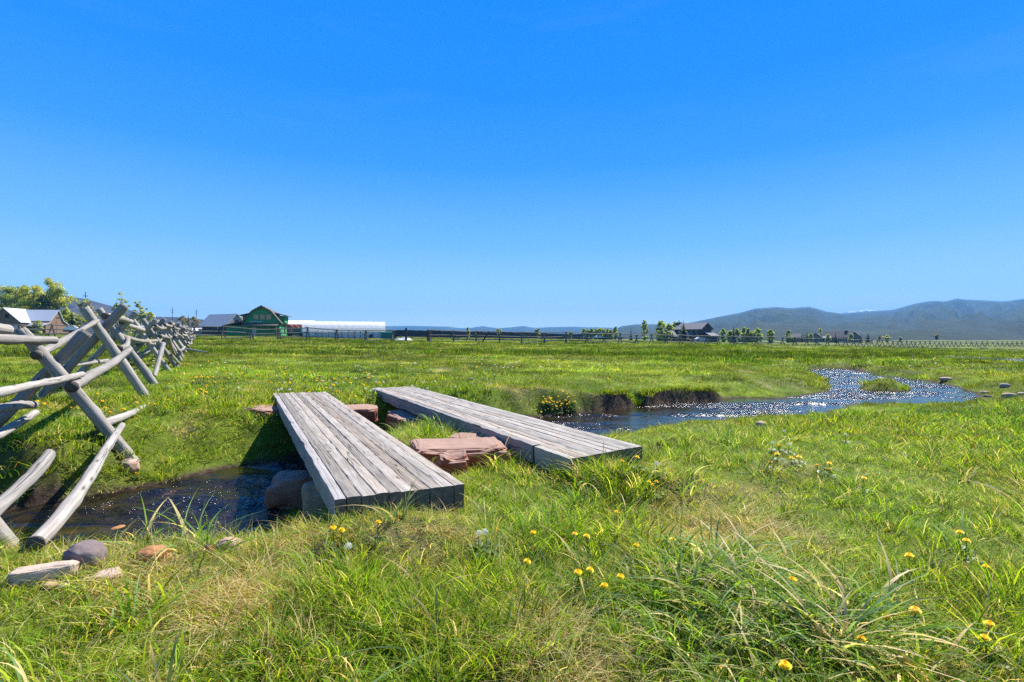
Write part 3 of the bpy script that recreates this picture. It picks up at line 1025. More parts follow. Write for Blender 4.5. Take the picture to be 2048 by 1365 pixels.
wrock('flat red sandstone slab in the grass between the far ends of the bridges', 714, 828, 7.4, (.30, .24, .11), M_RED, 9, rz=.3, boxy=.4, rough=.14, name='sandstone_slab', cat='slab', group=G_SLAB, sub=4)
wrock('long reddish block carrying the far end of the right bridge in its shade', 826, 848, 7.15, (.50, .30, .16), M_RED, 12, rz=2.08, boxy=.38, rough=.15, name='sandstone_slab', cat='slab', group=G_SLAB, sub=4)
wrock('large brown boulder at the water edge under the left bridge', 590, 984, 4.62, (.24, .20, .17), M_BROWN, 14, rz=.3, boxy=.72, rough=.2, name='boulder', cat='boulder', sub=4)
wrock('pale tan boulder standing between the brown boulder and the left bridge', 636, 1000, 3.95, (.12, .10, .15), M_TAN, 15, rz=.1, boxy=.7, rough=.2, name='boulder', cat='boulder', sub=4)


def stone(label, px, py, wpx, hr, dr, mat, seed, rz=0.0, boxy=.8, sink=.35, group=None, tilt=0.0, rough=.14):
    x, y = hit(px, py)
    hw = wpx / FOC * y / 2
    hz = hw * hr
    return rock(label, (x, y, gz(x, y) + hz * (1 - 2 * sink)), (hw, hw * dr, hz), mat, seed, rz, boxy, rough, tilt, 'stone', 'stone', group, 3 if wpx < 30 else 4)


G_NEAR = 'stones in the grass beside the stream'
stone('bright orange stone nearest the water behind the two other orange-brown stones', 233, 1096, 50, .85, .8, M_ORANGE, 21, .2, group=G_NEAR, sink=.05)
stone('largest stone on the near bank, dark purple grey and rounded', 168, 1130, 76, .72, .8, M_PURPLE, 22, -.3, group=G_NEAR, sink=.25)
stone('rounded orange stone right of the dark purple grey stone', 303, 1124, 58, .75, .75, M_ORANGE, 23, .15, group=G_NEAR)
stone('long pale stone lying like a finger in the grass near the rail end', 84, 1162, 100, .34, .36, M_PALE, 24, .52, .6, .12, G_NEAR)
stone('flat pinkish stone in the grass below the orange stone', 213, 1163, 54, .55, .8, M_PINK, 25, .3, group=G_NEAR)
stone('tan dome shaped stone on the bank between the orange stone and the left bridge', 455, 1102, 46, .8, .8, M_TAN, 26, .1, group=G_NEAR)
stone('tiny reddish brown stone just left of the tan dome shaped stone', 413, 1113, 19, 1.1, .9, M_RED, 27, group=G_NEAR, sink=.05)
stone('small flat tan stone at the water edge above the tan dome shaped stone', 466, 1078, 26, .65, .8, M_TAN, 28, group=G_NEAR, sink=.05)
stone('small flat brown stone beside the lower end of the long pale stone', 97, 1178, 30, .5, .8, M_BROWN, 29, group=G_NEAR)
stone('small pale stone right of the small flat brown stone', 121, 1180, 20, .7, .8, M_PALE, 30, group=G_NEAR)
stone('pinkish brown stone at the foot of the crossed fence leg beyond the water', 258, 940, 36, .8, .8, M_PINK, 31, -.5, group=G_NEAR)
G_MID = 'stones along the far reach of the stream'
stone('flat pink stone in the grass below the dark cut bank', 1380, 840, 36, .42, .75, M_PINK, 32, .1, group=G_MID, sink=.2)
stone('long tan stone in the grass right of the splintered bridge', 1280, 852, 40, .38, .7, M_TAN, 33, -.1, group=G_MID, sink=.2)
stone('round grey stone in the grass just left of the long tan stone', 1228, 849, 21, .85, .9, M_GREY, 34, group=G_MID)
stone('tilted tan stone alone in the bright grass below the stream', 1523, 856, 22, .75, .8, M_TAN, 35, .6, group=G_MID, sink=.2)
stone('tiny pinkish stone just right of the flat pink stone', 1431, 833, 11, .6, .8, M_PINK, 36, group=G_MID)
for k, (px, py, w, mt, lb) in enumerate([
        (1892, 762, 21, M_PINK, 'flat pink stone on the far bank above the pool'),
        (2010, 775, 21, M_GREY, 'round pale grey stone in the grass right of the pool'),
        (1970, 788, 15, M_TAN, 'small tan stone at the right end of the pool'),
        (1976, 795, 13, M_PURPLE, 'small dark stone at the pool edge below the small tan stone'),
        (2019, 795, 24, M_TAN, 'flat tan stone in the grass right of the pool, below the round grey one'),
        (2043, 790, 13, M_PALE, 'pale stone at the frame edge right of the pool'),
        (1523, 723, 6, M_PINK, 'leftmost of the small stones in the pasture beyond the pool'),
        (1570, 724, 9, M_PALE, 'pale stone between two others in the pasture beyond the pool'),
        (1598, 725, 10, M_GREY, 'rightmost and greyest of the small stones in the pasture beyond the pool')]):
    stone(lb, px, py, w, .5, .75, mt, 40 + k, k * .7, group=G_MID, sink=.3)

# ================================================================== the log fence beside the stream
M_LOG = wood_mat('grey_log', (.135, .122, .108), (.425, .39, .345), crack=1.0, brown=.6, along=.7)
M_LOGEND = endgrain_mat('log_end', (.12, .10, .085))
LOGM = [M_LOG, M_LOGEND]
Q = Vector((.85, .53, 0)); Q.normalize()                # across the fence, towards the stream
FD = Vector((-.53, .848, 0)); FD.normalize()            # along the fence, away from the camera


def log(name, parent, pts, radii, seg=14, step=.06, rough=.15, knots=4, taper_tip=False):
    mb = MB(); mb.tube(pts, radii, seg, step, rough, rnd.random() * 50, 0, 1, knots, taper_tip)
    return mb.build(name, LOGM, parent, smooth=True)


def shade_smooth_by_angle(o):
    pass


fence = thing('log_fence', 'weathered grey buck and rail log fence running away from the stream at left', 'fence', (-6.0, 8.0, 0))


def part_empty(name, parent, loc):
    o = bpy.data.objects.new(name, None); COL.objects.link(o); o.parent = parent
    o.location = Vector(loc) - origin_of(parent)
    return o


def buck(foot, spread, h, r, top_a=None, top_b=None, seg=14, step=.07, foot_l=None):
    """a crossed pair of logs; foot = the foot on the stream side"""
    r *= .80
    foot = Vector(foot); zf = gz(foot.x, foot.y)
    fl = Vector(foot_l) if foot_l is not None else foot - Q * spread
    fl.z = gz(fl.x, fl.y) - .06; foot.z = zf - .06
    ta = Vector(top_a) if top_a is not None else foot - Q * (spread * .58) + Vector((0, 0, h + rnd.uniform(-.08, .08)))
    tb = Vector(top_b) if top_b is not None else foot - Q * (spread * .22) + Vector((0, 0, h + rnd.uniform(-.08, .08)))
    b = part_empty('buck', fence, ((foot.x + fl.x) / 2, (foot.y + fl.y) / 2, zf))
    off = FD * (r * .9)
    jit = lambda a, c: a.lerp(c, .5) + Vector((rnd.uniform(-.015, .015), rnd.uniform(-.015, .015), 0))
    log('leg', b, [foot - off, jit(foot, ta) - off, ta - off], [r * 1.0, r * .97, r * .9], seg, step)
    log('leg', b, [fl + off, jit(fl, tb) + off, tb + off], [r * .95, r * .90, r * .88], seg, step)
    return foot, fl, ta, tb


P0 = (-3.25, 3.35, 0); P1 = (-4.06, 5.38, 0); P2 = (-5.82, 8.0, 0); P3 = (-7.05, 9.9, 0)
buck(P0, 1.45, 1.5, .085)
buck(P1, 1.55, 1.5, .074, top_a=W(43, 660, 4.91), top_b=W(172, 664, 5.17))
buck(P2, 1.37, 1.45, .088, top_a=W(170, 617, 7.58), top_b=W(250, 611, 7.84))
buck(P3, 1.4, 1.45, .082, top_a=W(199, 619, 9.5))
later = [(-9.15, 13.4), (-9.95, 14.9), (-11.4, 17.3)]
p = Vector((-11.4, 17.3, 0))
while p.y < 60:
    p = p + FD * rnd.uniform(2.2, 2.9); later.append((p.x + rnd.uniform(-.15, .15), p.y))
for k, (x, y) in enumerate(later):
    buck((x, y, 0), rnd.uniform(1.3, 1.5), rnd.uniform(1.3, 1.5), rnd.uniform(.07, .09), seg=10 if k < 6 else 7, step=.12 if k < 6 else .4)


def rail(pts, radii, **k): return log('rail', fence, pts, [q * .80 for q in radii], **k)


# rails near the camera, each lying where its ends show
rail([W(-420, 668, 2.9), W(-60, 677, 4.0), W(60, 680, 4.8), W(110, 681, 5.1)], [.058, .055, .053, .050])
rail([W(-400, 622, 2.6), W(-80, 648, 3.9), W(16, 660, 4.6)], [.065, .061, .058], knots=5)
rail([W(72, 711, 4.86), W(112, 690, 5.7), W(155, 665, 6.7), W(195, 642, 7.65)], [.055, .050, .044, .041])
rail([W(142, 775, 5.0), W(180, 752, 5.8), W(224, 727, 6.8), W(260, 699, 7.95)], [.072, .066, .060, .052])
rail([W(-330, 835, 2.4), W(-60, 797, 3.1), W(60, 772, 4.0), W(120, 760, 4.75), W(164, 749, 5.3)], [.040, .042, .043, .042, .039])
rail([W(-300, 852, 2.5), W(-40, 824, 3.5), W(40, 811, 4.5), W(68, 810, 5.0)], [.050, .051, .050, .047])
rail([W(-300, 905, 2.8), W(-40, 880, 3.9), W(30, 850, 4.7), W(70, 826, 5.3)], [.052, .052, .050, .046])
rail([W(197, 851, 5.22), W(250, 832, 6.0), W(298, 812, 7.3), W(332, 793, 8.4)], [.056, .056, .052, .024], taper_tip=True)
rail([W(211, 632, 7.75), W(240, 637, 8.6), W(262, 644, 9.6)], [.062, .06, .055])
rail([W(243, 645, 9.6), W(262, 653, 11.0), W(288, 661, 13.2)], [.062, .066, .07])
rail([W(234, 668, 9.7), W(255, 676, 11.0), W(285, 683, 12.6), W(313, 682, 13.9)], [.06, .058, .06, .055], knots=5)
rail([W(239, 697, 7.9), W(249, 694, 8.5), W(255, 687, 9.0), W(256, 678, 9.7)], [.058, .056, .05, .045])
rail([W(326, 688, 12.7), W(318, 720, 12.2), W(308, 754, 11.6)], [.072, .066, .055])
rail([W(100, 738, 7.0), W(165, 728, 8.6), W(215, 722, 9.9)], [.05, .05, .045])
rail([W(272, 708, 13.2), W(300, 705, 13.8), W(330, 702, 14.8)], [.06, .06, .055])
rail([W(296, 690, 13.6), W(306, 688, 14.6), W(318, 684, 15.6)], [.06, .055, .05])
rail([W(369, 698, 23.0), W(392, 701.5, 21.8), W(414, 705, 20.8)], [.055, .05, .03])
# the rest, bay after bay
for k in range(len(later) - 1):
    a, b = Vector((*later[k], 0)), Vector((*later[k + 1], 0))
    za, zb = gz(a.x, a.y), gz(b.x, b.y)
    far = k > 6
    for (s, z, pr) in ((-.40, 1.22, .95), (-.06, .46, .85), (-.30, .85, .9), (-1.05, .62, .7)):
        if rnd.random() > pr: continue
        e0 = rnd.uniform(-.4, -.1); e1 = rnd.uniform(.1, .4)
        o0 = s * 1.0 + .08
        pa = a + Q * o0 + FD * e0; pb = b + Q * o0 + FD * e1
        sag = rnd.random() < .18 and z < 1
        pa.z = za + z + rnd.uniform(-.1, .1); pb.z = zb + (rnd.uniform(.08, .2) if sag else z + rnd.uniform(-.1, .1))
        mid = pa.lerp(pb, .5) + Vector((rnd.uniform(-.05, .05), rnd.uniform(-.05, .05), rnd.uniform(-.05, .03)))
        r0 = rnd.uniform(.048, .068)
        rail([pa, mid, pb], [r0, r0 * .95, r0 * .85], seg=7 if far else 10, step=.5 if far else .15, knots=1)

# loose rails lying against the fence
def loose(label, pts, radii, **k):
    base = Vector(pts[0])
    t = thing('loose_rail', label, 'log', (base.x, base.y, base.z), 0, None)
    mb = MB(); mb.tube(pts, [q * .80 for q in radii], 16, .05, .14, rnd.random() * 50, 0, 1, 4)
    bpy.data.objects.remove(t)
    o = mb.build('loose_rail', LOGM, None, smooth=True)
    tag(o, label, 'log', 'loose rails leaning on the fence')
    return o


loose('long slipped rail slanting from the near bank up to the crossed leg, black sawn end', [W(68, 1089, 2.46), W(118, 1036, 2.75), W(170, 965, 3.3), W(205, 908, 4.0), W(243, 851, 5.2)], [.052, .050, .048, .046, .038])
loose('thick slipped rail with a rounded tip slanting over the stream at the left edge', [W(-420, 1275, 1.75), W(-90, 1082, 2.3), W(0, 1010, 2.7), W(60, 955, 3.1), W(92, 918, 3.4), W(97, 908, 3.5)], [.052, .052, .05, .048, .046, .04])

# ================================================================== dandelions
M_PETAL = leaf_mat('dandelion_petals', (1, 1, 1), .25, False, .6, .2)
M_STEM = leaf_mat('dandelion_green', (1, 1, 1), .25, False, .5, .3)


def head_mesh(r, layers, seg):
    mb = MB()
    for li in range(layers):
        n = seg - li * 4; up = .25 + .33 * li; L = r * (1 - .22 * li)
        for k in range(n):
            a = 2 * PI * k / n + li * .2 + rnd.uniform(-.07, .07)
            ca, sa = math.cos(a), math.sin(a); w = L * .14
            mb.col = (.90, .66 + .07 * rnd.random() - .05 * li, .012)
            z0 = .004 * li
            i = [mb.vert((ca * r * .06 - sa * w * s, sa * r * .06 + ca * w * s, z0)) for s in (-.4, .4)]
            j = [mb.vert((ca * L * .7 - sa * w * s, sa * L * .7 + ca * w * s, z0 + L * up * .62)) for s in (1, -1)]
            q = [mb.vert((ca * L - sa * w * s, sa * L + ca * w * s, z0 + L * up * .74 - L * .04)) for s in (.7, -.7)]
            mb.face([i[0], i[1], j[0], j[1]]); mb.face([j[1], j[0], q[0], q[1]])
    mb.col = (.10, .15, .03)
    c = [mb.vert((math.cos(t) * r * .35, math.sin(t) * r * .35, .001)) for t in np.linspace(0, 2 * PI, 9)[:-1]]
    b = mb.vert((0, 0, -r * .55))
    for k in range(8): mb.face([c[k], b, c[(k + 1) % 8]])
    return mb


def puff_mesh(r):
    mb = MB(); mb.col = (.75, .74, .70)
    for k in range(150):
        z = rnd.uniform(-.7, 1); a = rnd.uniform(0, 2 * PI); q = math.sqrt(1 - z * z)
        d = Vector((q * math.cos(a), q * math.sin(a), z)); s = d.orthogonal().normalized(); t = d.cross(s)
        w = r * .10
        p = d * r * rnd.uniform(.85, 1)
        mb.poly([p + s * w, p + t * w, p - s * w, p - t * w])
        mb.poly([d * r * .1 + s * .0004, p + s * .0006, p - s * .0006])
    return mb


def leaf_blade(mb, a, L, w):
    ca, sa = math.cos(a), math.sin(a); prev = None
    for k in range(9):
        t = k / 8
        x = L * (t - .1 * t * t); z = .03 * math.sin(t * 2.6) + .012
        ww = w * math.sin(min(1, t * 1.2) * PI * .8 + .15) * (.65 + .45 * (k % 2)) if k < 8 else 0
        c = Vector((ca * x, sa * x, z)); s = Vector((-sa, ca, .12))
        cur = [mb.vert(c + s * ww), mb.vert(c - s * ww + Vector((0, 0, .0)))]
        if prev: mb.face([prev[0], prev[1], cur[1], cur[0]])
        prev = cur


def dandelion_proto(hh, puff=False):
    t = thing('dandelion', None, 'flower')
    st = MB(); st.col = (.16, .17, .06)
    st.tube([(0, 0, -.03), (.006, .003, hh * .5), (0, 0, hh)], [.0028, .0024, .0022], 6, hh / 5, 0, 0, 0, 0)
    st.build('stem', M_STEM, t, local=True)
    if puff:
        o = puff_mesh(.017).build('seed_head', M_PETAL, t, local=True); o.location = (0, 0, hh + .010)
    else:
        o = head_mesh(.022, 4, 24).build('flower_head', M_PETAL, t, local=True); o.location = (0, 0, hh + .008)
        o.rotation_euler = (rnd.uniform(-.3, .3), rnd.uniform(-.3, .3), 0)
    lf = MB(); lf.col = (.085, .14, .028)
    for k in range(6): leaf_blade(lf, k * 1.05 + rnd.uniform(-.3, .3), rnd.uniform(.08, .13), .013)
    lf.build('leaves', M_STEM, t, local=True)
    return t


_dproto = {}


def dandelion(px, py, label, group, puff=False, hh=.10, s=1.0):
    X, Y = hit(px, py, hh * s)
    key = (puff, hh)
    if key not in _dproto:
        _dproto[key] = dandelion_proto(hh, puff); o = _dproto[key]
    else:
        o = copy_tree(_dproto[key])
    o.location = (X, Y, gz(X, Y)); o.rotation_euler = (rnd.uniform(-.1, .1), rnd.uniform(-.1, .1), rnd.uniform(0, 6.28)); o.scale = (s, s, s)
    o['label'] = label; o['category'] = 'seed head' if puff else 'flower'; o['group'] = group
    o.name = 'dandelion_seed_head' if puff else 'dandelion'
    return o


G_D = 'yellow dandelions in the foreground grass'
for px, py, lb in [
        (1591, 1170, 'yellow dandelion standing alone behind the broad-bladed grass tuft'),
        (1718, 1289, 'yellow dandelion just right of the pale drooping blades at the bottom'),
        (1570, 1338, 'lowest yellow dandelion, under the broad-bladed grass at the frame bottom'),
        (1773, 1242, 'deep orange-yellow dandelion above and right of the pale drooping blades'),
        (1836, 1232, 'small yellow dandelion just right of the deep orange-yellow one'),
        (1977, 1259, 'upper of two yellow dandelions close together at the right edge'),
        (1978, 1285, 'lower of two yellow dandelions close together at the right edge'),
        (1823, 1119, 'yellow dandelion above a dark leaf in the right-hand grass'),
        (1936, 1089, 'front yellow dandelion of the upper right trio'),
        (1921, 1071, 'back yellow dandelion of the upper right trio'),
        (1981, 1140, 'yellow dandelion near the right edge, below the upper right trio'),
        (1232, 1030, 'yellow dandelion highest above the broad-leaved patch in the centre'),
        (1176, 1078, 'right one of two yellow dandelions side by side over dark leaves'),
        (1149, 1072, 'left one of two yellow dandelions side by side over dark leaves'),
        (1278, 1096, 'yellow dandelion above the left top of the broad-bladed tuft'),
        (1345, 1082, 'yellow dandelion behind the top of the broad-bladed tuft'),
        (1160, 1151, 'left one of two close yellow dandelions left of the broad-bladed tuft'),
        (1176, 1147, 'right one of two close yellow dandelions left of the broad-bladed tuft'),
        (1244, 1159, 'largest yellow dandelion at the left foot of the broad-bladed tuft'),
        (1209, 1178, 'small half hidden dandelion below the two close ones'),
        (1070, 1072, 'small yellow dandelion alone in the middle grass below the right bridge'),
        (1055, 1128, 'yellow dandelion over a dark hollow in the long grass'),
        (752, 1053, 'tiny yellow dandelion below the near end of the left bridge'),
        (683, 1068, 'right one of two tiny dandelions at the foot of the left bridge'),
        (670, 1062, 'left one of two tiny dandelions at the foot of the left bridge'),
        (1312, 967, 'right one of three yellow dandelions below the corner of the right bridge'),
        (1297, 968, 'left one of three yellow dandelions below the corner of the right bridge'),
        (1307, 974, 'lowest of three yellow dandelions below the corner of the right bridge'),
        (1243, 927, 'yellow dandelion beside the near end of the right bridge'),
        (1274, 917, 'yellow dandelion at the near right corner of the right bridge'),
        (1727, 961, 'small yellow dandelion alone in the bright right-hand grass')]:
    dandelion(px, py, lb, G_D, hh=.125, s=rnd.uniform(.72, .88))
for px, py in [(1598, 918), (1635, 936), (1660, 931), (1542, 929), (1555, 912), (1660, 944), (1560, 896), (1585, 920)]:
    dandelion(px, py, 'small yellow dandelion in the loose patch amid the middle of the right-hand grass', 'loose patch of dandelions in the right-hand grass', hh=.07)
for px, py, lb in [(694, 1098, 'white dandelion seed head alone below the left bridge'), (955, 1074, 'left of two white seed heads side by side in the middle grass'),
                   (971, 1071, 'right of two white seed heads side by side in the middle grass'), (1314, 931, 'white seed head above three dandelions by the right bridge'),
                   (1567, 864, 'big white seed head in the bright grass beside the tilted tan stone'), (1692, 872, 'white seed head standing tallest in the right-hand grass'),
                   (1545, 888, 'pale seed head, left of two low ones in the right-hand grass'), (1578, 892, 'pale seed head, right of two low ones in the right-hand grass')]:
    dandelion(px, py, lb, 'white dandelion seed heads', True, hh=.10)
for px, py in [(88, 810), (74, 805), (141, 819), (192, 821), (207, 819), (217, 828), (203, 805), (271, 799), (271, 808), (336, 803), (329, 817), (245, 821), (367, 810),
               (324, 773), (337, 770), (193, 790), (204, 806), (372, 770), (310, 812), (160, 812), (60, 692), (8, 692)]:
    dandelion(px, py, 'yellow dandelion in the grass among the legs of the log fence', 'dandelions beside the log fence', hh=.07, s=1.1)
dandelion(270, 951, 'yellow dandelion beside the pinkish brown stone at the fence foot', G_D, hh=.06)
for k in range(30):
    px, py = rnd.gauss(1116, 20), rnd.gauss(800, 9)
    if px < 1150 or py < 812: dandelion(px, py, 'yellow dandelion in the dense bunch on the bank by the dark cut bank', 'bunch of dandelions on the far bank', hh=.14, s=1.1)
for k in range(85):
    px = rnd.uniform(380, 760); py = 745 + abs(rnd.gauss(0, 18)) if rnd.random() < .6 else rnd.uniform(705, 790)
    X, Y = hit(px, py)
    if stream_field(np.array([X]), np.array([Y]))[0][0] < .3: continue
    dandelion(px, py, 'small yellow dandelion in the pasture behind the left bridge', 'dandelions in the pasture behind the left bridge', hh=.10, s=1.15)
for k in range(70):
    px = rnd.uniform(420, 1000); py = rnd.uniform(712, 785)
    dandelion(px, py, 'small white seed head in the pasture behind the bridges', 'seed heads in the pasture behind the bridges', True, hh=.12, s=1.2)
# farther off they are past counting
wf = MB()
for k in range(900):
    d = 14 + 50 * rnd.random() ** 1.3; az = rnd.uniform(-.75, .75); x, y = d * math.sin(az), d * math.cos(az)
    if fbm(np.array([x]), np.array([y]), 9, 2, 41)[0] < -.02 + .1 * rnd.random(): continue
    if stream_field(np.array([x]), np.array([y]))[0][0] < .3: continue
    z = gz(x, y) + rnd.uniform(.08, .16); r = rnd.uniform(.02, .032) * (1 + d / 90)
    wf.col = (.80, .46, .015) if rnd.random() < .45 else (.72, .71, .66)
    c = wf.vert((x, y, z + r * .5)); lo = [wf.vert((x + r * math.cos(t), y + r * math.sin(t), z)) for t in np.linspace(0, 2 * PI, 7)[:-1]]
    for j in range(6): wf.face([lo[j], lo[(j + 1) % 6], c])
tag(wf.build('wildflowers', M_PETAL), 'countless yellow and white flower dots scattered over the far pasture', 'wildflowers', None, 'stuff')
# ================================================================== hills
def hill_mat(name, lo, hi, trees=.3):
    m, nt, out = new_mat(name); N = NT(nt)
    co = N.n('ShaderNodeTexCoord').outputs['Object']
    a = N.noise(co, .006, 8, .62); b = N.noise(co, .03, 6, .7); c = N.noise(N.mapping(co, (1, 1, 3)), .0017, 5, .6)
    col = N.ramp(N.math('ADD', N.math('MULTIPLY', a, .6), N.math('MULTIPLY', b, .4)), [(.36, lo), (.62, hi)])
    tf = N.ramp(N.math('ADD', N.math('MULTIPLY', c, .6), N.math('MULTIPLY', b, .4)), [(.50, 0.0), (.58, trees)])
    col = N.mix(tf, col, (.022, .034, .018))
    bs = N.bsdf(col, .95, N.bump(b, .6, 8.0), .05); N.l(bs.outputs[0], out.inputs[0])
    return m


M_SAGE = hill_mat('sagebrush_slope', (.018, .028, .022), (.045, .058, .040), .55)
M_SAGEDARK = hill_mat('dark_sagebrush_slope', (.034, .030, .029), (.070, .061, .054), .4)


def snow_mat():
    m, nt, out = new_mat('snowy_ridge'); N = NT(nt)
    co = N.n('ShaderNodeTexCoord').outputs['Object']
    g = N.n('ShaderNodeSeparateXYZ'); N.l(co, g.inputs[0])
    f = N.math('ADD', N.math('MULTIPLY', N.noise(co, .012, 6, .65), 1.0), N.math('MULTIPLY', N.math('SUBTRACT', g.outputs[2], 310.0), .0016))
    col = N.ramp(f, [(.46, (.10, .11, .10)), (.52, (.75, .77, .8))])
    b = N.bsdf(col, .8); N.l(b.outputs[0], out.inputs[0])
    return m


def hill(label, sky, d, depth, mat, gully=.10, seed=1, foot=.62, step=3.0):
    """a range of hills: sky = its skyline as seen in the photo, d = distance of the crest, depth = how far its slopes spread"""
    sky = np.array(sky, float)
    px = np.arange(sky[0, 0], sky[-1, 0] + .1, step)
    py = np.interp(px, sky[:, 0], sky[:, 1])
    kk = np.array([.25, .5, .25]); py[1:-1] = np.convolve(py, kk, 'valid')
    px = np.concatenate([px])
    nr = 66
    t = np.concatenate([np.linspace(0, 1, 54), 1 + np.linspace(.06, .8, nr - 54)])      # 0 foot, 1 crest, >1 the back slope
    T, PXX = np.meshgrid(t, px, indexing='ij')
    PYY = np.interp(PXX, px, py)
    dist = d - depth * (1 - T) * 1.0
    dist = np.where(T > 1, d + depth * (T - 1), dist)
    crest = (PY0 - PYY) / FOC * d + EYE + 6
    X = (PXX - PX0) / FOC * dist; Y = dist
    prof = np.where(T <= 1, .8 * smooth01(T) ** 1.5 + .2 * T, 1 - .75 * smooth01((T - 1) / .8))
    gsz = min(depth, 1300)
    rid = 1 - np.abs(fbm(X, Y, gsz * .30, 4, seed)) * 2
    rid2 = fbm(X, Y, gsz * .12, 4, seed + 3)
    env = np.clip(4 * T * (1 - T), 0, 1) * (T < 1)
    Z = crest * prof + crest * gully * env * (rid - .5) * 2.2 + crest * gully * .6 * env * rid2
    cap = ((PY0 - PYY) / FOC * Y + EYE) - .5                            # slopes never hide their own crest
    Z = np.where(T < 1, np.minimum(Z, cap), Z) - 6
    n1 = len(px)
    i = np.arange(nr - 1)[:, None] * n1; j = np.arange(n1 - 1)[None, :]
    F = np.stack([i + j, i + j + 1, i + n1 + j + 1, i + n1 + j], -1).reshape(-1, 4)
    o = link('hills', np_mesh('hills', np.stack([X.ravel(), Y.ravel(), Z.ravel()], 1), F, mat))
    return tag(o, label, 'hills', None, 'structure')


hill('dark sagebrush hill rising behind the cottonwoods and the brown barn',
     [(-700, 560), (-300, 556), (-60, 562), (0, 574), (41, 582), (100, 589), (141, 593), (178, 600), (217, 611), (262, 621), (287, 630), (314, 634), (359, 635), (379, 636.5), (410, 640), (440, 643), (500, 650), (560, 660), (600, 668)],
     1300, 520, M_SAGEDARK, .12, 51)
hill('low blue hills far beyond the long dark wall',
     [(560, 668), (640, 660), (700, 655), (780, 652.5), (821, 652), (862, 653), (895, 653.6), (919, 656.6), (940, 656.6), (950, 654.6), (967, 652.6), (981, 655), (995, 656.6), (1016, 655.6), (1036, 653.4), (1049, 652.3), (1059, 655), (1077, 656),
      (1098, 654.6), (1129, 654), (1150, 653.8), (1174, 655), (1194, 655), (1227, 656), (1260, 659), (1300, 664)], 5600, 3600, M_SAGE, .12, 52, step=2)
hill('low rounded foothill behind the poplar and the two storey house',
     [(1180, 674), (1231, 658), (1244, 652.6), (1273, 649), (1317, 649), (1345, 650), (1400, 655), (1470, 664), (1520, 672)], 3000, 2500, M_SAGE, .10, 53, step=2)
hill('broad blue-green hill above the two storey house',
     [(1230, 674), (1300, 662), (1360, 650), (1418, 638), (1447, 632), (1480, 626), (1510, 617.5), (1554, 614.6), (1581, 617), (1600, 615.2), (1617, 614), (1631, 617), (1650, 623), (1684, 628), (1708, 633), (1740, 636), (1774, 637),
      (1846, 641), (1893, 648), (1965, 660), (2060, 670)], 3600, 3220, M_SAGE, .13, 54)
hill('tallest blue mountain ridge at the right of the valley',
     [(1560, 660), (1640, 640), (1684, 627.5), (1727, 624), (1786, 620), (1810, 613), (1832, 607), (1865, 602), (1893, 603), (1903, 600), (1912.6, 597.4), (1932, 599.5), (1965, 601), (2001, 603), (2017, 602), (2048, 597.6), (2150, 600), (2400, 602), (2800, 612)],
     4700, 4320, M_SAGE, .15, 55)
hill('small snow streaked peak showing between two blue ridges',
     [(1640, 640), (1680, 627), (1693, 624), (1712, 623.4), (1722, 622), (1731, 619.6), (1738, 620.4), (1748, 620.6), (1760, 625), (1800, 630)], 6000, 500, snow_mat(), .2, 56, step=1)

# ================================================================== far log fences
M_FARLOG = wood_mat('dark_fence_log', (.075, .070, .066), (.21, .20, .185), brown=.4)
M_FARRAIL = wood_mat('pale_fence_rail', (.12, .108, .095), (.31, .285, .25), brown=.3)


def far_fence(label, pts, spacing, h, seg, first=0, pale=False):
    pts = [Vector((x, y, 0)) for x, y in pts]
    pos, dirs = [], []
    carry = 0.0
    for a, b in zip(pts, pts[1:]):
        L = (b - a).length; d = (b - a) / L; s = carry
        while s < L:
            pos.append(a + d * s); dirs.append(d); s += spacing * rnd.uniform(.94, 1.06)
        carry = s - L
    mid = pos[len(pos) // 2]
    root = thing('log_fence', label, 'fence', (mid.x, mid.y, gz(mid.x, mid.y)), 0, 'log fences across the far side of the pasture')
    tops = []
    for p, d in zip(pos, dirs):
        z = gz(p.x, p.y); n = Vector((-d.y, d.x, 0))
        hh = h * rnd.uniform(.93, 1.07); sp = rnd.uniform(.42, .60); tp = rnd.uniform(.14, .24)
        mb = MB()
        for s in (1, -1):
            mb.tube([p + n * (s * sp) + d * (.06 * s) + Vector((0, 0, z - .05)), p - n * (s * tp) + d * (.06 * s) + Vector((rnd.uniform(-.05, .05), 0, z + hh))], [.085, .075], seg, 1.0, 0)
        mb.build('buck', [M_FARLOG, M_FARLOG], root)
        tops.append((p, d, n, z, hh))
    for (p, d, n, z, hh), (p2, d2, n2, z2, hh2) in zip(tops, tops[1:]):
        for zz, off, pr in ((.95, 0, 1), (.58, -.16, .95), (.26, -.34, .8)):
            if rnd.random() > pr: continue
            dd = (p2 - p).normalized(); e = rnd.uniform(.15, .4)
            a = p + n * off - dd * e + Vector((0, 0, z + hh * zz + rnd.uniform(-.04, .04))); b = p2 + n2 * off + dd * e + Vector((0, 0, z2 + hh2 * zz + rnd.uniform(-.04, .04)))
            if zz < .3 and rnd.random() < .35:
                if rnd.random() < .5: a.z = z + .08
                else: b.z = z2 + .08
            mb = MB(); mb.tube([a, a.lerp(b, .5) - Vector((0, 0, rnd.uniform(-.02, .05))), b], [.062, .058, .052], seg, 2.0, 0)
            mb.build('rail', [M_FARRAIL, M_FARLOG] if pale else [M_FARRAIL, M_FARLOG], root)
    return root


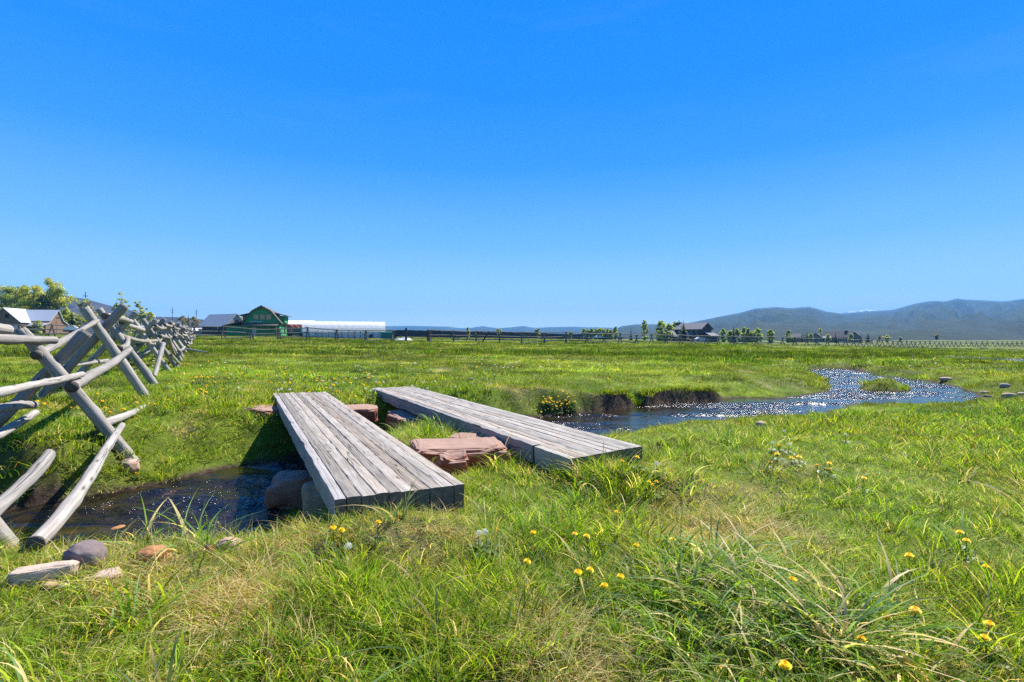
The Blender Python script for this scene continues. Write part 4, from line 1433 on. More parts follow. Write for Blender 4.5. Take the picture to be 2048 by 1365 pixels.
far_fence('dark weathered log fence before the barns, from the left edge to the gate posts', [(-66, 60), (-37, 61.5), (-13.4, 64.5)], 3.4, 1.5, 6)
far_fence('weathered log fence from the gate posts past the two storey house', [(-10.6, 65), (9.5, 69.5), (34, 84), (62.5, 97)], 3.15, 1.55, 6, pale=True)
far_fence('farthest stretch of log fence dipping below the mountain at the right', [(63.5, 97.5), (72, 103), (99, 123), (125, 140), (166, 160)], 3.2, 1.5, 5, pale=True)
M_POST = plain_mat('dark_post', (.045, .04, .036), .9)
for px, py0, py1, lb in ((812, 656.5, 684, 'tall dark gate post left of the pair, beside the leaning brace'), (856, 659.5, 684.5, 'tall dark gate post right of the pair')):
    d = 65.2; x = (px - PX0) / FOC * d; z = gz(x, d)
    mb = MB(); mb.tube([(x, d, z - .1), (x + .02, d, EYE - (py0 - PY0) / FOC * d)], [.15, .14], 8, .5, .05, 3)
    tag(mb.build('gate_post', [M_POST, M_POST]), lb, 'post', 'gate posts in the far fence')
for (xa, za, xb, zb) in ((782, .1, 803, 1.45), (964, .1, 978, 1.5)):
    d = 65.6; mb = MB(); Xa, Xb = (xa - PX0) / FOC * d, (xb - PX0) / FOC * d
    mb.tube([(Xa, d, gz(Xa, d) + za), (Xb, d + .3, gz(Xb, d) + zb)], [.10, .09], 6, 1, 0)
    tag(mb.build('brace_pole', [M_POST, M_POST]), 'dark slanting brace pole at the %s of the far fence' % ('gate' if xa < 900 else 'second kink'), 'pole')
# thin wire fence just behind
wire = thing('wire_fence', 'thin wire fence on steel posts just behind the dark log fence', 'fence', (-22, 68, gz(-22, 68)))
M_STEEL = plain_mat('steel_post', (.06, .065, .06), .6, metal=.3)
_wp = [(-47 + 5.1 * k, 68.5) for k in range(12)]
for x, y in _wp:
    mb = MB(); z = gz(x, y); mb.tube([(x, y, z - .1), (x, y, z + 1.35)], [.03, .03], 5, 1); mb.build('post', [M_STEEL], wire)
for zz in (.5, .9, 1.25):
    mb = MB(); mb.tube([(x, y, gz(x, y) + zz) for x, y in _wp], [.008] * len(_wp), 4, 2.5); mb.build('wire', [M_STEEL], wire)

# ================================================================== buildings
M_BARNWOOD = plain_mat('brown_barn_boards', (.20, .125, .085), .9, .4, 1.2, stretch=(.4, .4, 9))
M_GREYWOOD = plain_mat('grey_barn_boards', (.27, .255, .24), .9, .35, 1.5, stretch=(6, 6, .5))
M_TIN = plain_mat('bare_metal_roof', (.46, .49, .52), .6, .14, 1.5, .3, (8, 8, .4), .1)
M_RUSTTIN = plain_mat('dull_metal_roof', (.50, .48, .45), .75, .28, 1.2, .2, (6, 6, .4), 0)
M_SHAKE = plain_mat('old_shake_roof', (.21, .175, .145), .95, .45, 2.5)
M_DARK = plain_mat('dark_opening', (.012, .012, .014), .9)
M_GREEN = plain_mat('green_sheathing', (.035, .235, .095), .85, .15, 1.0)
M_FASCIA = plain_mat('brown_trim', (.20, .115, .065), .8)
M_OSB = plain_mat('tan_board', (.42, .30, .17), .9, .2, 4)
M_BROWNMETAL = plain_mat('brown_metal_roof', (.13, .10, .085), .5, .15, 1.5)
M_WHITE = plain_mat('white_sheet', (.80, .80, .80), .55, .04, .6)


def fabric_mat():
    m, nt, out = new_mat('white_shelter_fabric'); N = NT(nt)
    a = N.n('ShaderNodeBsdfDiffuse'); a.inputs[0].default_value = (.85, .85, .84, 1)
    b = N.n('ShaderNodeBsdfTranslucent'); b.inputs[0].default_value = (.85, .84, .82, 1)
    x = N.n('ShaderNodeMixShader'); x.inputs[0].default_value = .5
    N.l(a.outputs[0], x.inputs[1]); N.l(b.outputs[0], x.inputs[2]); N.l(x.outputs[0], out.inputs[0])
    return m


M_FABRIC = fabric_mat()
M_TRANSL = plain_mat('pale_wall_sheet', (.50, .54, .58), .5, .12, 1.0)
M_NAVY = plain_mat('dark_panel', (.020, .024, .032), .7, .3, .4)
M_TEAL = plain_mat('teal_paint', (.012, .13, .12), .5, .15, 1.0)
M_ORANGEP = plain_mat('orange_paint', (.60, .10, .025), .45, .1, 2)
M_CHAR = plain_mat('charcoal_siding', (.055, .045, .048), .85, .2, 2, stretch=(.3, .3, 8))
M_SHINGLE = plain_mat('grey_shingles', (.15, .145, .15), .85, .2, 3)
M_DKSHINGLE = plain_mat('dark_shingles', (.045, .048, .055), .85, .2, 3)
M_STONEG = plain_mat('grey_stucco', (.15, .15, .15), .9, .2, 2)
M_TYRE = plain_mat('black_rubber', (.015, .015, .015), .8)
M_RAW = plain_mat('raw_lumber', (.34, .19, .11), .85, .25, 1.5)


def glass_mat():
    m, nt, out = new_mat('window_glass'); N = NT(nt)
    b = N.bsdf((.05, .08, .10), .08, None, .7); N.l(b.outputs[0], out.inputs[0])
    return m


M_GLASS = glass_mat()


def box_part(name, parent, mat, *b):
    mb = MB(); mb.box(*b); return mb.build(name, mat, parent, local=True)


def poly_part(name, parent, mat, poly, axis, a, b):
    mb = MB(); mb.prism(poly, axis, a, b); return mb.build(name, mat, parent, local=True)


def roof_part(name, parent, mat, quads, t=.14):
    mb = MB()
    for q in quads: mb.slab(q, t)
    return mb.build(name, mat, parent, local=True)


def window(parent, x0, x1, z0, z1, y, mat=None, frame=None, d=-1):
    """a window in a wall facing -y (d=-1) of the building's own frame"""
    f = MB(); t = .09
    for b in ((x0, x0 + t, z0, z1), (x1 - t, x1, z0, z1), (x0 + t, x1 - t, z0, z0 + t), (x0 + t, x1 - t, z1 - t, z1)):
        f.box(b[0], b[1], y - .07, y + .02, b[2], b[3])
    fo = f.build('window', frame or M_WHITE, parent, local=True)
    p = MB(); p.box(x0 + t, x1 - t, y - .02, y + .015, z0 + t, z1 - t)
    p.build('pane', mat or M_GLASS, fo, local=True)
    return fo


def site(name, label, px, d, rz=0.0, cat='barn', sink=.1, group=None):
    x = (px - PX0) / FOC * d
    return thing(name, label, cat, (x, d, gz(x, d) - sink), rz, group)


# --- brown barn with a metal roof, far left
b = site('barn', 'brown board barn with a bluish metal roof at the left edge', 66, 128, .17)
poly_part('wall', b, M_BARNWOOD, [(-4.2, 0), (4.2, 0), (4.2, 1.9), (1.6, 3.2), (0, 5.9), (-2.6, 3.2), (-4.2, 2.2)], 'x', -5.6, 5.6)
roof_part('roof', b, M_TIN, [[(-5.9, -2.9, 3.05), (5.9, -2.9, 3.05), (5.9, .05, 6.0), (-5.9, .05, 6.0)], [(-5.9, .05, 6.0), (5.9, .05, 6.0), (5.9, 1.75, 3.15), (-5.9, 1.75, 3.15)],
                            [(-5.9, 1.7, 3.25), (5.9, 1.7, 3.25), (5.9, 4.6, 1.75), (-5.9, 4.6, 1.75)]])
roof_part('porch_roof', b, M_TIN, [[(1.9, -5.3, 1.75), (5.7, -5.3, 1.75), (5.7, -2.7, 2.75), (1.9, -2.7, 2.75)]])
poly_part('wing_wall', b, M_BARNWOOD, [(-5.2, 0), (1.4, 0), (1.4, 2.8), (-1.9, 6.0), (-5.2, 2.8)], 'y', -6.2, 0.0)
roof_part('wing_roof', b, M_TIN, [[(1.8, -6.6, 2.6), (1.8, 0.3, 2.6), (-1.9, 0.3, 6.15), (-1.9, -6.6, 6.15)], [(-1.9, -6.6, 6.15), (-1.9, 0.3, 6.15), (-5.6, 0.3, 2.6), (-5.6, -6.6, 2.6)]])
box_part('window', b, M_DARK, -1.7, -.9, -6.24, -6.1, 3.8, 4.7)
box_part('door', b, M_TRANSL, 0, 1.0, -6.24, -6.1, .8, 1.9)
box_part('barn_door', b, M_BARNWOOD, 5.55, 5.66, -.6, .9, .1, 3.4)
box_part('vent', b, M_DARK, 5.55, 5.64, -.7, .5, 3.9, 4.15)

# --- grey barn with a pale metal roof
b = site('barn', 'grey board barn with a steep pale metal roof left of the green one', 447, 152, -.45)
poly_part('wall', b, M_GREYWOOD, [(-3.35, 0), (3.35, 0), (3.35, 2.8), (0, 6.2), (-3.35, 2.8)], 'x', -6.2, 6.0)
roof_part('roof', b, M_RUSTTIN, [[(-6.6, -3.9, 2.25), (6.3, -3.9, 2.25), (6.3, 0, 6.4), (-6.6, 0, 6.4)], [(-6.6, 0, 6.4), (6.3, 0, 6.4), (6.3, 3.9, 2.25), (-6.6, 3.9, 2.25)]])
box_part('lean_to', b, M_GREYWOOD, -3.0, 4.8, -5.8, -3.38, 0, 1.8)
roof_part('lean_to_roof', b, M_RUSTTIN, [[(-3.3, -6.2, 1.75), (5.1, -6.2, 1.75), (5.1, -3.38, 2.4), (-3.3, -3.38, 2.4)]])
box_part('loft_door', b, M_DARK, 5.95, 6.08, -.5, .5, 3.6, 4.6)
b = site('barn', 'low barn with a mottled shake roof between the grey and green barns', 503, 168, .45)
poly_part('wall', b, M_GREYWOOD, [(-5, 0), (5, 0), (5, 2.2), (0, 6.0), (-5, 2.2)], 'x', -4.4, 4.4)
roof_part('roof', b, M_SHAKE, [[(-4.8, -5.4, 1.9), (4.8, -5.4, 1.9), (4.8, .1, 6.15), (-4.8, .1, 6.15)], [(-4.8, .1, 6.15), (4.8, .1, 6.15), (4.8, 5.4, 1.9), (-4.8, 5.4, 1.9)]])
box_part('door', b, M_DARK, -1, 1, -5.06, -4.94, 0, 2.0)

# --- unfinished green gambrel barn
b = site('barn', 'bright green unfinished gambrel roofed barn with three boarded windows', 531, 119, .30)
g0, g1, g2 = 4.05, 2.0, 0.0
zE, zB, zT = 3.1, 5.75, 6.95
poly_part('wall', b, M_GREEN, [(-3.75, 0), (3.75, 0), (3.75, 3.3), (2.05, 5.65), (0, 6.75), (-2.05, 5.65), (-3.75, 3.3)], 'y', -5.0, 7.5)
roof_part('roof', b, M_BROWNMETAL, [[(-g0, -5.5, zE - .1), (-g0, 8, zE - .1), (-g1, 8, zB), (-g1, -5.5, zB)], [(-g1, -5.5, zB), (-g1, 8, zB), (0, 8, zT), (0, -5.5, zT)],
                                    [(0, -5.5, zT), (0, 8, zT), (g1, 8, zB), (g1, -5.5, zB)], [(g1, -5.5, zB), (g1, 8, zB), (g0 + .1, 8, zE - .1), (g0 + .1, -5.5, zE - .1)]], .16)
mb = MB()
for (xa, za, xb, zb_) in ((-g0 - .05, zE - .15, -g1, zB), (-g1, zB, 0, zT), (0, zT, g1, zB), (g1, zB, g0 + .15, zE - .15)):
    mb.poly([(xa, -5.56, za), (xb, -5.56, zb_), (xb, -5.56, zb_ + .24), (xa, -5.56, za + .24)])
    mb.poly([(xa, -5.50, za), (xb, -5.50, zb_), (xb, -5.50, zb_ - .12), (xa, -5.50, za - .12)])
mb.build('fascia', M_FASCIA, b, local=True)
for x in (-1.15, .2, 1.5):
    box_part('boarded_window', b, M_OSB, x - .5, x + .5, -5.08, -4.96, 3.95, 5.05)
box_part('sign_board', b, M_TRANSL, -2.4, .1, -5.3, -5.05, 3.35, 3.5)
roof_part('porch_roof', b, M_BROWNMETAL, [[(-3.4, -7.4, 2.45), (3.6, -7.4, 2.45), (3.6, -5.02, 2.95), (-3.4, -5.02, 2.95)]])
for x in (-3.2, 3.3): box_part('porch_post', b, M_FASCIA, x - .1, x + .1, -7.2, -7.0, 0, 2.5)
box_part('lean_to', b, M_GREEN, -7.4, -3.77, -4.2, 6.5, 0, 2.55)
roof_part('lean_to_roof', b, M_FASCIA, [[(-8.0, -4.7, 2.45), (-8.0, 7, 2.45), (-3.7, 7, 3.5), (-3.7, -4.7, 3.5)]])
box_part('dormer', b, M_GREEN, 2.2, 4.5, -2.2, 4.2, 3.3, 4.95)
roof_part('dormer_roof', b, M_FASCIA, [[(1.7, -2.8, 5.7), (1.7, 4.8, 5.7), (5.2, 4.8, 4.85), (5.2, -2.8, 4.85)]])
box_part('dormer', b, M_GREEN, -4.4, -2.2, -2.2, 4.2, 3.3, 4.95)
roof_part('dormer_roof', b, M_FASCIA, [[(-1.7, -2.8, 5.7), (-5.1, -2.8, 4.85), (-5.1, 4.8, 4.85), (-1.7, 4.8, 5.7)]])
box_part('door', b, M_TRANSL, -2.1, -1.1, -5.08, -4.96, .1, 2.1)
box_part('wall_light', b, M_DARK, 2.0, 2.6, -5.3, -5.02, 1.5, 2.0)

# --- white hoop shelter
b = site('hoop_shelter', 'long white fabric hoop shelter with pale side walls', 690, 103, .31, 'shelter')
n = 26
mb = MB(); NX, NA = 52, 11
rows = []
for i in range(NX + 1):
    x = -7.9 + 15.8 * i / NX; row = []
    fold = .10 * (1 if i % 4 == 0 else 0) + .035 * math.sin(i * 1.3)
    for k in range(NA + 1):
        a = PI * k / NA
        sag = fold * math.sin(a) if k < NA / 2 else 0
        row.append(mb.vert((x, -3.3 * math.cos(a) * (1 + .015 * (i % 4 == 0)), 1.25 + 2.15 * math.sin(a) ** .8 - sag * .6)))
    rows.append(row)
for i in range(NX):
    for k in range(NA): mb.face([rows[i][k], rows[i + 1][k], rows[i + 1][k + 1], rows[i][k + 1]])
mb.face(rows[0]); mb.face(rows[-1][::-1])
mb.build('cover', M_FABRIC, b, local=True, smooth=False)
box_part('wall', b, M_TRANSL, -7.8, 7.8, -3.22, 3.22, 0, 1.28)
mb = MB()
for i in range(14):
    x = -7.85 + 15.7 * i / 13; mb.box(x - .04, x + .04, -3.30, -3.20, 0, 1.3)
mb.build('hoop_frame', M_STEEL, b, local=True)
mb = MB(); mb.tube([(5.0, -4.0, .35), (5.0, -3.75, .35)], [.38, .38], 14, .1); mb.build('wheel', M_TYRE, b, local=True)

# --- metal shed, teal bin, orange machine, dark wall
b = site('metal_shed', 'grey metal shed with a white roof half hidden behind the hoop shelter', 604, 138, .36, 'shed')
box_part('wall', b, M_STONEG, -8, 3, -3, 4, 0, 3.3)
roof_part('roof', b, M_WHITE, [[(-8.3, -3.4, 3.2), (3.3, -3.4, 3.2), (3.3, .5, 4.3), (-8.3, .5, 4.3)], [(-8.3, .5, 4.3), (3.3, .5, 4.3), (3.3, 4.4, 3.2), (-8.3, 4.4, 3.2)]])
b = site('storage_bin', 'teal metal storage bin at the right end of the white hoop shelter', 774, 98, .2, 'container')
box_part('body', b, M_TEAL, -1.15, 1.15, -.9, .9, .1, 1.35)
mb = MB()
for x in (-.9, -.3, .3, .9): mb.box(x - .05, x + .05, -.95, -.9, .15, 1.3)
mb.build('ribs', M_TEAL, b, local=True)
roof_part('lid', b, M_TEAL, [[(-1.2, -.95, 1.35), (1.2, -.95, 1.35), (1.2, .95, 1.5), (-1.2, .95, 1.5)]], .06)
b = site('loader', 'orange farm machine with raised arms beside the green barn', 589, 116, .3, 'machine')
for k in range(3):
    mb = MB(); x = -1.9 + k * 1.25
    mb.tube([(x - .1, .4 * k, .6), (x - .1, .4 * k, 1.9), (x + .5, .4 * k, 2.75 - .1 * k), (x + 1.5, .4 * k, 2.3 - .2 * k), (x + 1.75, .4 * k, 1.5)], [.16, .17, .17, .15, .10], 8, .2)
    mb.build('arm', [M_ORANGEP, M_ORANGEP], b, local=True)
mb = MB(); mb.box(-1.5, 2.2, -.6, .9, .5, 1.15); mb.box(.4, 1.5, -.4, .7, 1.15, 1.8); mb.build('body', M_TEAL, b, local=True)
for x in (-.9, 1.6):
    mb = MB(); mb.tube([(x, -.85, .5), (x, -.55, .5)], [.5, .5], 16, .2); mb.build('wheel', M_TYRE, b, local=True)
mb = MB()
A = Vector(((404 - PX0) / FOC * 140, 140, 0)); Bq = Vector(((1166 - PX0) / FOC * 235, 235, 0))
wl = thing('windbreak_wall', 'long dark panel wall running behind the barns and hoop shelter', 'wall', ((A.x + Bq.x) / 2, (A.y + Bq.y) / 2, 0))
for k in range(40):
    a = A.lerp(Bq, k / 40); c = A.lerp(Bq, (k + 1) / 40); z = gz(a.x, a.y)
    dv = (c - a).normalized(); nv = Vector((-dv.y, dv.x, 0)) * .08
    q = MB(); lo, hi = z - .1, z + 2.35
    P = [a - nv, c - nv, c + nv, a + nv]
    P = [p + dv * (.03 if i in (0, 3) else -.03) for i, p in enumerate(P)]
    i0 = [q.vert((p.x, p.y, lo)) for p in P]; i1 = [q.vert((p.x, p.y, hi)) for p in P]
    q.face(i0[::-1]); q.face(i1)
    for j in range(4): q.face([i0[j], i0[(j + 1) % 4], i1[(j + 1) % 4], i1[j]])
    q.build('panel', M_NAVY, wl)
b = site('tarpaulin', 'rumpled white and pale blue tarpaulin on the ground by the gate post', 808, 78, 0, 'tarp')
rk = MB(); G = 14
vv = [[rk.vert((-1.5 + 3 * i / G, -.8 + 1.6 * j / G, max(.02, (.35 + .35 * mnoise.noise(Vector((i * .5, j * .5, 3)))) * math.sin(PI * i / G) * math.sin(PI * j / G) * 1.2))) for j in range(G + 1)] for i in range(G + 1)]
for i in range(G):
    for j in range(G): rk.face([vv[i][j], vv[i + 1][j], vv[i + 1][j + 1], vv[i][j + 1]])
rk.build('sheet', M_WHITE, b, local=True)

# --- small far sheds left of the grey barn
for px, d, w, h, mt, lb, rf in ((294, 190, 5.8, 3.0, M_GREYWOOD, 'low shed with a bluish grey metal roof behind the log fence tops', M_TIN), (322, 205, 5.0, 3.4, M_GREYWOOD, 'low shed with a white roof right of the bluish grey roofed shed', M_WHITE),
                                (367, 185, 4.0, 2.6, M_STONEG, 'small grey gabled shed behind the far end of the log fence', M_SHINGLE), (402, 200, 5.5, 2.4, M_BARNWOOD, 'low reddish shed with a white roof left of the grey barn', M_WHITE)):
    b = site('shed', lb, px, d, .55, 'shed', .1, 'small sheds beyond the log fence')
    w2 = w / 2
    poly_part('wall', b, mt, [(-2, 0), (2, 0), (2, h * .62), (0, h), (-2, h * .62)], 'x', -w2, w2)
    roof_part('roof', b, rf, [[(-w2 - .3, -2.4, h * .55), (w2 + .3, -2.4, h * .55), (w2 + .3, 0, h + .05), (-w2 - .3, 0, h + .05)], [(-w2 - .3, 0, h + .05), (w2 + .3, 0, h + .05), (w2 + .3, 2.4, h * .55), (-w2 - .3, 2.4, h * .55)]])
    box_part('door', b, M_DARK, -.5, .5, -2.05, -1.97, 0, h * .5)

# --- two storey dark house
b = site('house', 'dark two storey house with a chimney and a low garage wing', 1388, 200, -.88, 'house')
poly_part('wall', b, M_CHAR, [(-3.9, 0), (3.9, 0), (3.9, 5.2), (0, 7.3), (-3.9, 5.2)], 'x', -7.0, 5.2)
roof_part('roof', b, M_SHINGLE, [[(-7.5, -4.6, 4.85), (5.9, -4.6, 4.85), (5.9, 0, 7.45), (-7.5, 0, 7.45)], [(-7.5, 0, 7.45), (5.9, 0, 7.45), (5.9, 4.6, 4.85), (-7.5, 4.6, 4.85)]], .2)
c = box_part('chimney', b, M_CHAR, -7.6, -5.9, -.8, .8, 4, 8.0)
mb = MB(); mb.tube([(-6.7, 0, 8.0), (-6.7, 0, 8.8)], [.14, .14], 8, .4); mb.build('flue', [M_STEEL], c, local=True)
poly_part('garage_wall', b, M_CHAR, [(-9.6, 0), (-3.4, 0), (-3.4, 2.4), (-6.5, 4.5), (-9.6, 2.4)], 'y', -9.5, -3.92)
roof_part('garage_roof', b, M_SHINGLE, [[(-10.1, -10, 2.1), (-10.1, -3.9, 2.1), (-6.5, -3.9, 4.65), (-6.5, -10, 4.65)], [(-6.5, -10, 4.65), (-6.5, -3.9, 4.65), (-2.9, -3.9, 2.1), (-2.9, -10, 2.1)]], .18)
box_part('garage_door', b, M_DARK, -8.2, -5.2, -9.57, -9.46, 0, 2.1)
box_part('porch', b, M_CHAR, -3.38, 2.6, -6.6, -3.92, 0, 2.3)
roof_part('porch_roof', b, M_SHINGLE, [[(-3.6, -7.2, 2.2), (2.9, -7.2, 2.2), (2.9, -3.92, 3.6), (-3.6, -3.92, 3.6)]])
box_part('side_wing', b, M_CHAR, 5.22, 8.0, -2.2, 3.4, 0, 2.5)
roof_part('side_roof', b, M_SHINGLE, [[(5.22, -2.7, 4.0), (8.6, -2.7, 2.4), (8.6, 3.9, 2.4), (5.22, 3.9, 4.0)]])
for x0, x1, z0, z1, y in ((2.8, 3.8, 3.2, 4.7, -3.92), (.6, 1.6, 3.2, 4.7, -3.92), (3.0, 4.2, .9, 2.2, -3.92), (6.1, 7.0, .9, 2.1, -2.22), (-1.6, -.2, .9, 2.0, -6.62)):
    window(b, x0, x1, z0, z1, y, frame=M_STONEG)
box_part('balcony', b, M_FASCIA, 2.4, 4.6, -4.5, -3.92, 2.6, 3.1)

# --- dark single storey house at the right and the unfinished brown one
b = site('house', 'dark gabled single storey house between small conifers', 1676, 268, -.66, 'house')
poly_part('wall', b, M_STONEG, [(-4.2, 0), (4.2, 0), (4.2, 3.2), (0, 6.0), (-4.2, 3.2)], 'x', -6.5, 6.0)
roof_part('roof', b, M_DKSHINGLE, [[(-7, -4.9, 2.7), (6.4, -4.9, 2.7), (6.4, 0, 6.2), (-7, 0, 6.2)], [(-7, 0, 6.2), (6.4, 0, 6.2), (6.4, 4.9, 2.7), (-7, 4.9, 2.7)]], .2)
poly_part('gable_wall', b, M_STONEG, [(5.2, 0), (10.5, 0), (10.5, 3.0), (7.8, 5.4), (5.2, 3.0)], 'y', -6.0, -1.0)
roof_part('gable_roof', b, M_DKSHINGLE, [[(4.6, -6.4, 2.4), (4.6, -.6, 2.4), (7.8, -.6, 5.55), (7.8, -6.4, 5.55)], [(7.8, -6.4, 5.55), (7.8, -.6, 5.55), (11.1, -.6, 2.4), (11.1, -6.4, 2.4)]], .18)
poly_part('gable_wall', b, M_STONEG, [(-12.5, 0), (-6.3, 0), (-6.3, 2.6), (-9.4, 5.0), (-12.5, 2.6)], 'y', -6.5, 0)
roof_part('gable_roof', b, M_DKSHINGLE, [[(-13.1, -7, 2.1), (-13.1, .3, 2.1), (-9.4, .3, 5.15), (-9.4, -7, 5.15)], [(-9.4, -7, 5.15), (-9.4, .3, 5.15), (-5.7, .3, 2.1), (-5.7, -7, 2.1)]], .18)
box_part('chimney', b, M_DARK, 3.0, 4.4, -1, .6, 4, 6.6)
roof_part('entry_roof', b, M_SHINGLE, [[(-6.5, -7.0, 2.6), (-2.5, -7.0, 2.6), (-2.5, -4.3, 3.6), (-6.5, -4.3, 3.6)]])
for x in (-1.5, 1.5): window(b, x, x + 1.3, .9, 2.3, -4.22, frame=M_STONEG)
window(b, 7.0, 8.6, .9, 2.4, -6.02, frame=M_STONEG)
b = site('house', 'low reddish brown unfinished house frame left of the dark gabled house', 1598, 285, -.5, 'house')
box_part('wall', b, M_RAW, -6, 8, -3, 4, 0, 2.9)
roof_part('roof', b, M_DKSHINGLE, [[(-6.5, -3.6, 2.9), (1.0, -3.6, 2.9), (1.0, .5, 4.9), (-6.5, .5, 4.9)], [(-6.5, .5, 4.9), (1.0, .5, 4.9), (1.0, 4.6, 2.9), (-6.5, 4.6, 2.9)]])
mb = MB()
for k in range(8): mb.box(1.2 + k * .95, 1.32 + k * .95, -3.1, -2.98, 0, 4.2 - .1 * k)
mb.box(1.1, 8.2, -3.15, -2.95, 4.0, 4.2)
mb.build('stud_frame', M_RAW, b, local=True)
box_part('opening', b, M_DARK, -4.5, -1, -3.08, -2.96, .2, 2.3)
b = site('house', 'small dark roof peeping over the young trees right of the two storey house', 1483, 265, -.3, 'house')
poly_part('wall', b, M_CHAR, [(-3, 0), (3, 0), (3, 2.6), (0, 4.2), (-3, 2.6)], 'x', -4, 4)
roof_part('roof', b, M_DKSHINGLE, [[(-4.4, -3.5, 2.3), (4.4, -3.5, 2.3), (4.4, 0, 4.35), (-4.4, 0, 4.35)], [(-4.4, 0, 4.35), (4.4, 0, 4.35), (4.4, 3.5, 2.3), (-4.4, 3.5, 2.3)]])

# --- parked vehicles
M_CARW = plain_mat('white_car_paint', (.72, .73, .74), .25, .03, 1, .6)
M_CARD = plain_mat('dark_car_paint', (.03, .035, .05), .25, .03, 1, .6)
def vehicle(name, label, px, d, rz, mat, truck, group=None):
    b = site(name, label, px, d, rz, 'pickup' if truck else 'car', .02, group)
    prof = [(-2.6, .45), (2.6, .45), (2.65, .95), (2.4, 1.12), (1.3, 1.18), (.7, 1.78), (-.7, 1.82), (-1.0, 1.15), (-2.6, 1.12)] if truck else \
           [(-2.3, .4), (2.3, .4), (2.35, .8), (2.1, .95), (1.15, 1.02), (.45, 1.5), (-1.0, 1.55), (-1.8, 1.05), (-2.3, .98)]
    poly_part('body', b, mat, [(x, z) for x, z in prof], 'y', -.92, .92)
    gl = [(1.12, 1.22), (.66, 1.70), (-.62, 1.74), (-.84, 1.22)] if truck else [(1.0, 1.05), (.42, 1.44), (-.95, 1.48), (-1.6, 1.08)]
    for y0, y1 in ((-.935, -.9), (.9, .935)): poly_part('side_window', b, M_GLASS, gl, 'y', y0, y1)
    for x in (-1.55, 1.6):
        for y in (-.95, .75):
            mb = MB(); mb.tube([(x, y, .38), (x, y + .2, .38)], [.38, .38], 14, .1); mb.build('wheel', [M_TYRE, M_STEEL], b, local=True)
    return b
vehicle('parked_pickup', 'white pickup parked on the dark trailer strip left of the lone poplar', 1197, 212, .05, M_CARW, True)
vehicle('parked_car', 'dark car parked left of the white pickup', 1172, 216, 3.1, M_CARD, False)
vehicle('parked_car', 'pale car parked by the garage of the two storey house', 1402, 172, .1, M_CARW, False)
b = site('covered_boat', 'white covered boat on a trailer right of the brown barn', 149, 118, .1, 'boat')
poly_part('cover', b, M_WHITE, [(-2.0, .9), (1.9, .8), (2.2, 1.0), (1.2, 1.45), (-.3, 2.0), (-1.4, 1.5), (-2.1, 1.1)], 'y', -.8, .8)
poly_part('hull', b, M_CARD, [(-1.9, .5), (1.6, .45), (1.9, .8), (-2.0, .9)], 'y', -.75, .75)
mb = MB(); mb.tube([(-.3, -.9, .32), (-.3, -.7, .32)], [.32, .32], 12, .1); mb.build('wheel', [M_TYRE], b, local=True)
b = site('flatbed_trailer', 'long low dark trailer parked behind the fence near the white pickup', 1222, 205, 0, 'trailer')
box_part('bed', b, M_DARK, -9, 6, -1.1, 1.1, .55, .85)
for x in (-5, -4, 3, 4):
    mb = MB(); mb.tube([(x, -1.05, .35), (x, -.8, .35)], [.35, .35], 12, .1); mb.build('wheel', [M_TYRE], b, local=True)

# --- power poles
M_POLEW = plain_mat('pole_wood', (.10, .085, .075), .9)
for px, top, d, lb in ((171.5, 584, 210, 'power pole above the bare tree right of the cottonwoods'), (345, 615, 310, 'power pole with crossarms beyond the end of the log fence'), (393, 619, 340, 'farther power pole left of the grey barn')):
    b = site('power_pole', lb, px, d, .2, 'pole', .2, 'power poles on the left')
    zt = EYE - (top - PY0) / FOC * d - b.location.z
    mb = MB(); mb.tube([(0, 0, 0), (0, 0, zt)], [.20, .15], 8, 2); mb.build('shaft', [M_POLEW], b, local=True)
    for z, w in ((zt - 1.9, 1.0), (zt - 3.2, .9)): box_part('crossarm', b, M_POLEW, -w, w, -.1, .1, z, z + .22)

# ================================================================== trees
M_LEAF = leaf_mat('tree_leaves', (1.65, 1.7, 1.5), .66, False, .6, .2)
M_BARK = plain_mat('pale_bark', (.22, .20, .165), .9, .35, 3)
M_BARKD = plain_mat('dark_bark', (.09, .075, .06), .9, .35, 3)


def crown_mesh(centres, rads, nper, size, cols, seed, flat=.75):
    r = np.random.default_rng(seed)
    Cn = np.repeat(np.array(centres), nper, 0); Rr = np.repeat(np.array(rads), nper)
    n = len(Cn)
    d = r.normal(size=(n, 3)); d /= np.linalg.norm(d, axis=1)[:, None]
    rad = Rr * r.random(n) ** .45
    P = Cn + d * rad[:, None] * np.array([1, 1, flat])
    a = r.normal(size=(n, 3)); a /= np.linalg.norm(a, axis=1)[:, None]
    b = np.cross(a, r.normal(size=(n, 3))); b /= np.linalg.norm(b, axis=1)[:, None]
    s = (size * (.5 + r.random(n)))[:, None]
    V = np.stack([P + a * s, P + b * s * .7, P - a * s, P - b * s * .7], 1).reshape(-1, 3)
    F = np.arange(4 * n).reshape(-1, 4)
    ca = np.array(cols)[r.integers(0, len(cols), len(centres))]
    c = np.repeat(ca, nper, 0) * (.7 + .6 * r.random(n))[:, None]
    c4 = np.concatenate([np.repeat(c, 4, 0), np.ones((4 * n, 1))], 1)
    return np_mesh('crown', V, F, M_LEAF, False, [('Col', 'FLOAT_COLOR', c4)])


SPRING = [(.19, .22, .04), (.26, .27, .06), (.30, .29, .08), (.13, .165, .03)]
BRIGHT = [(.20, .245, .055), (.26, .29, .075), (.15, .20, .042)]
DKGRN = [(.028, .052, .020), (.040, .066, .024), (.022, .040, .018)]
PALEG = [(.24, .27, .13), (.20, .23, .11), (.29, .30, .15)]
BARE = [(.16, .13, .09), (.14, .13, .07), (.19, .15, .11)]


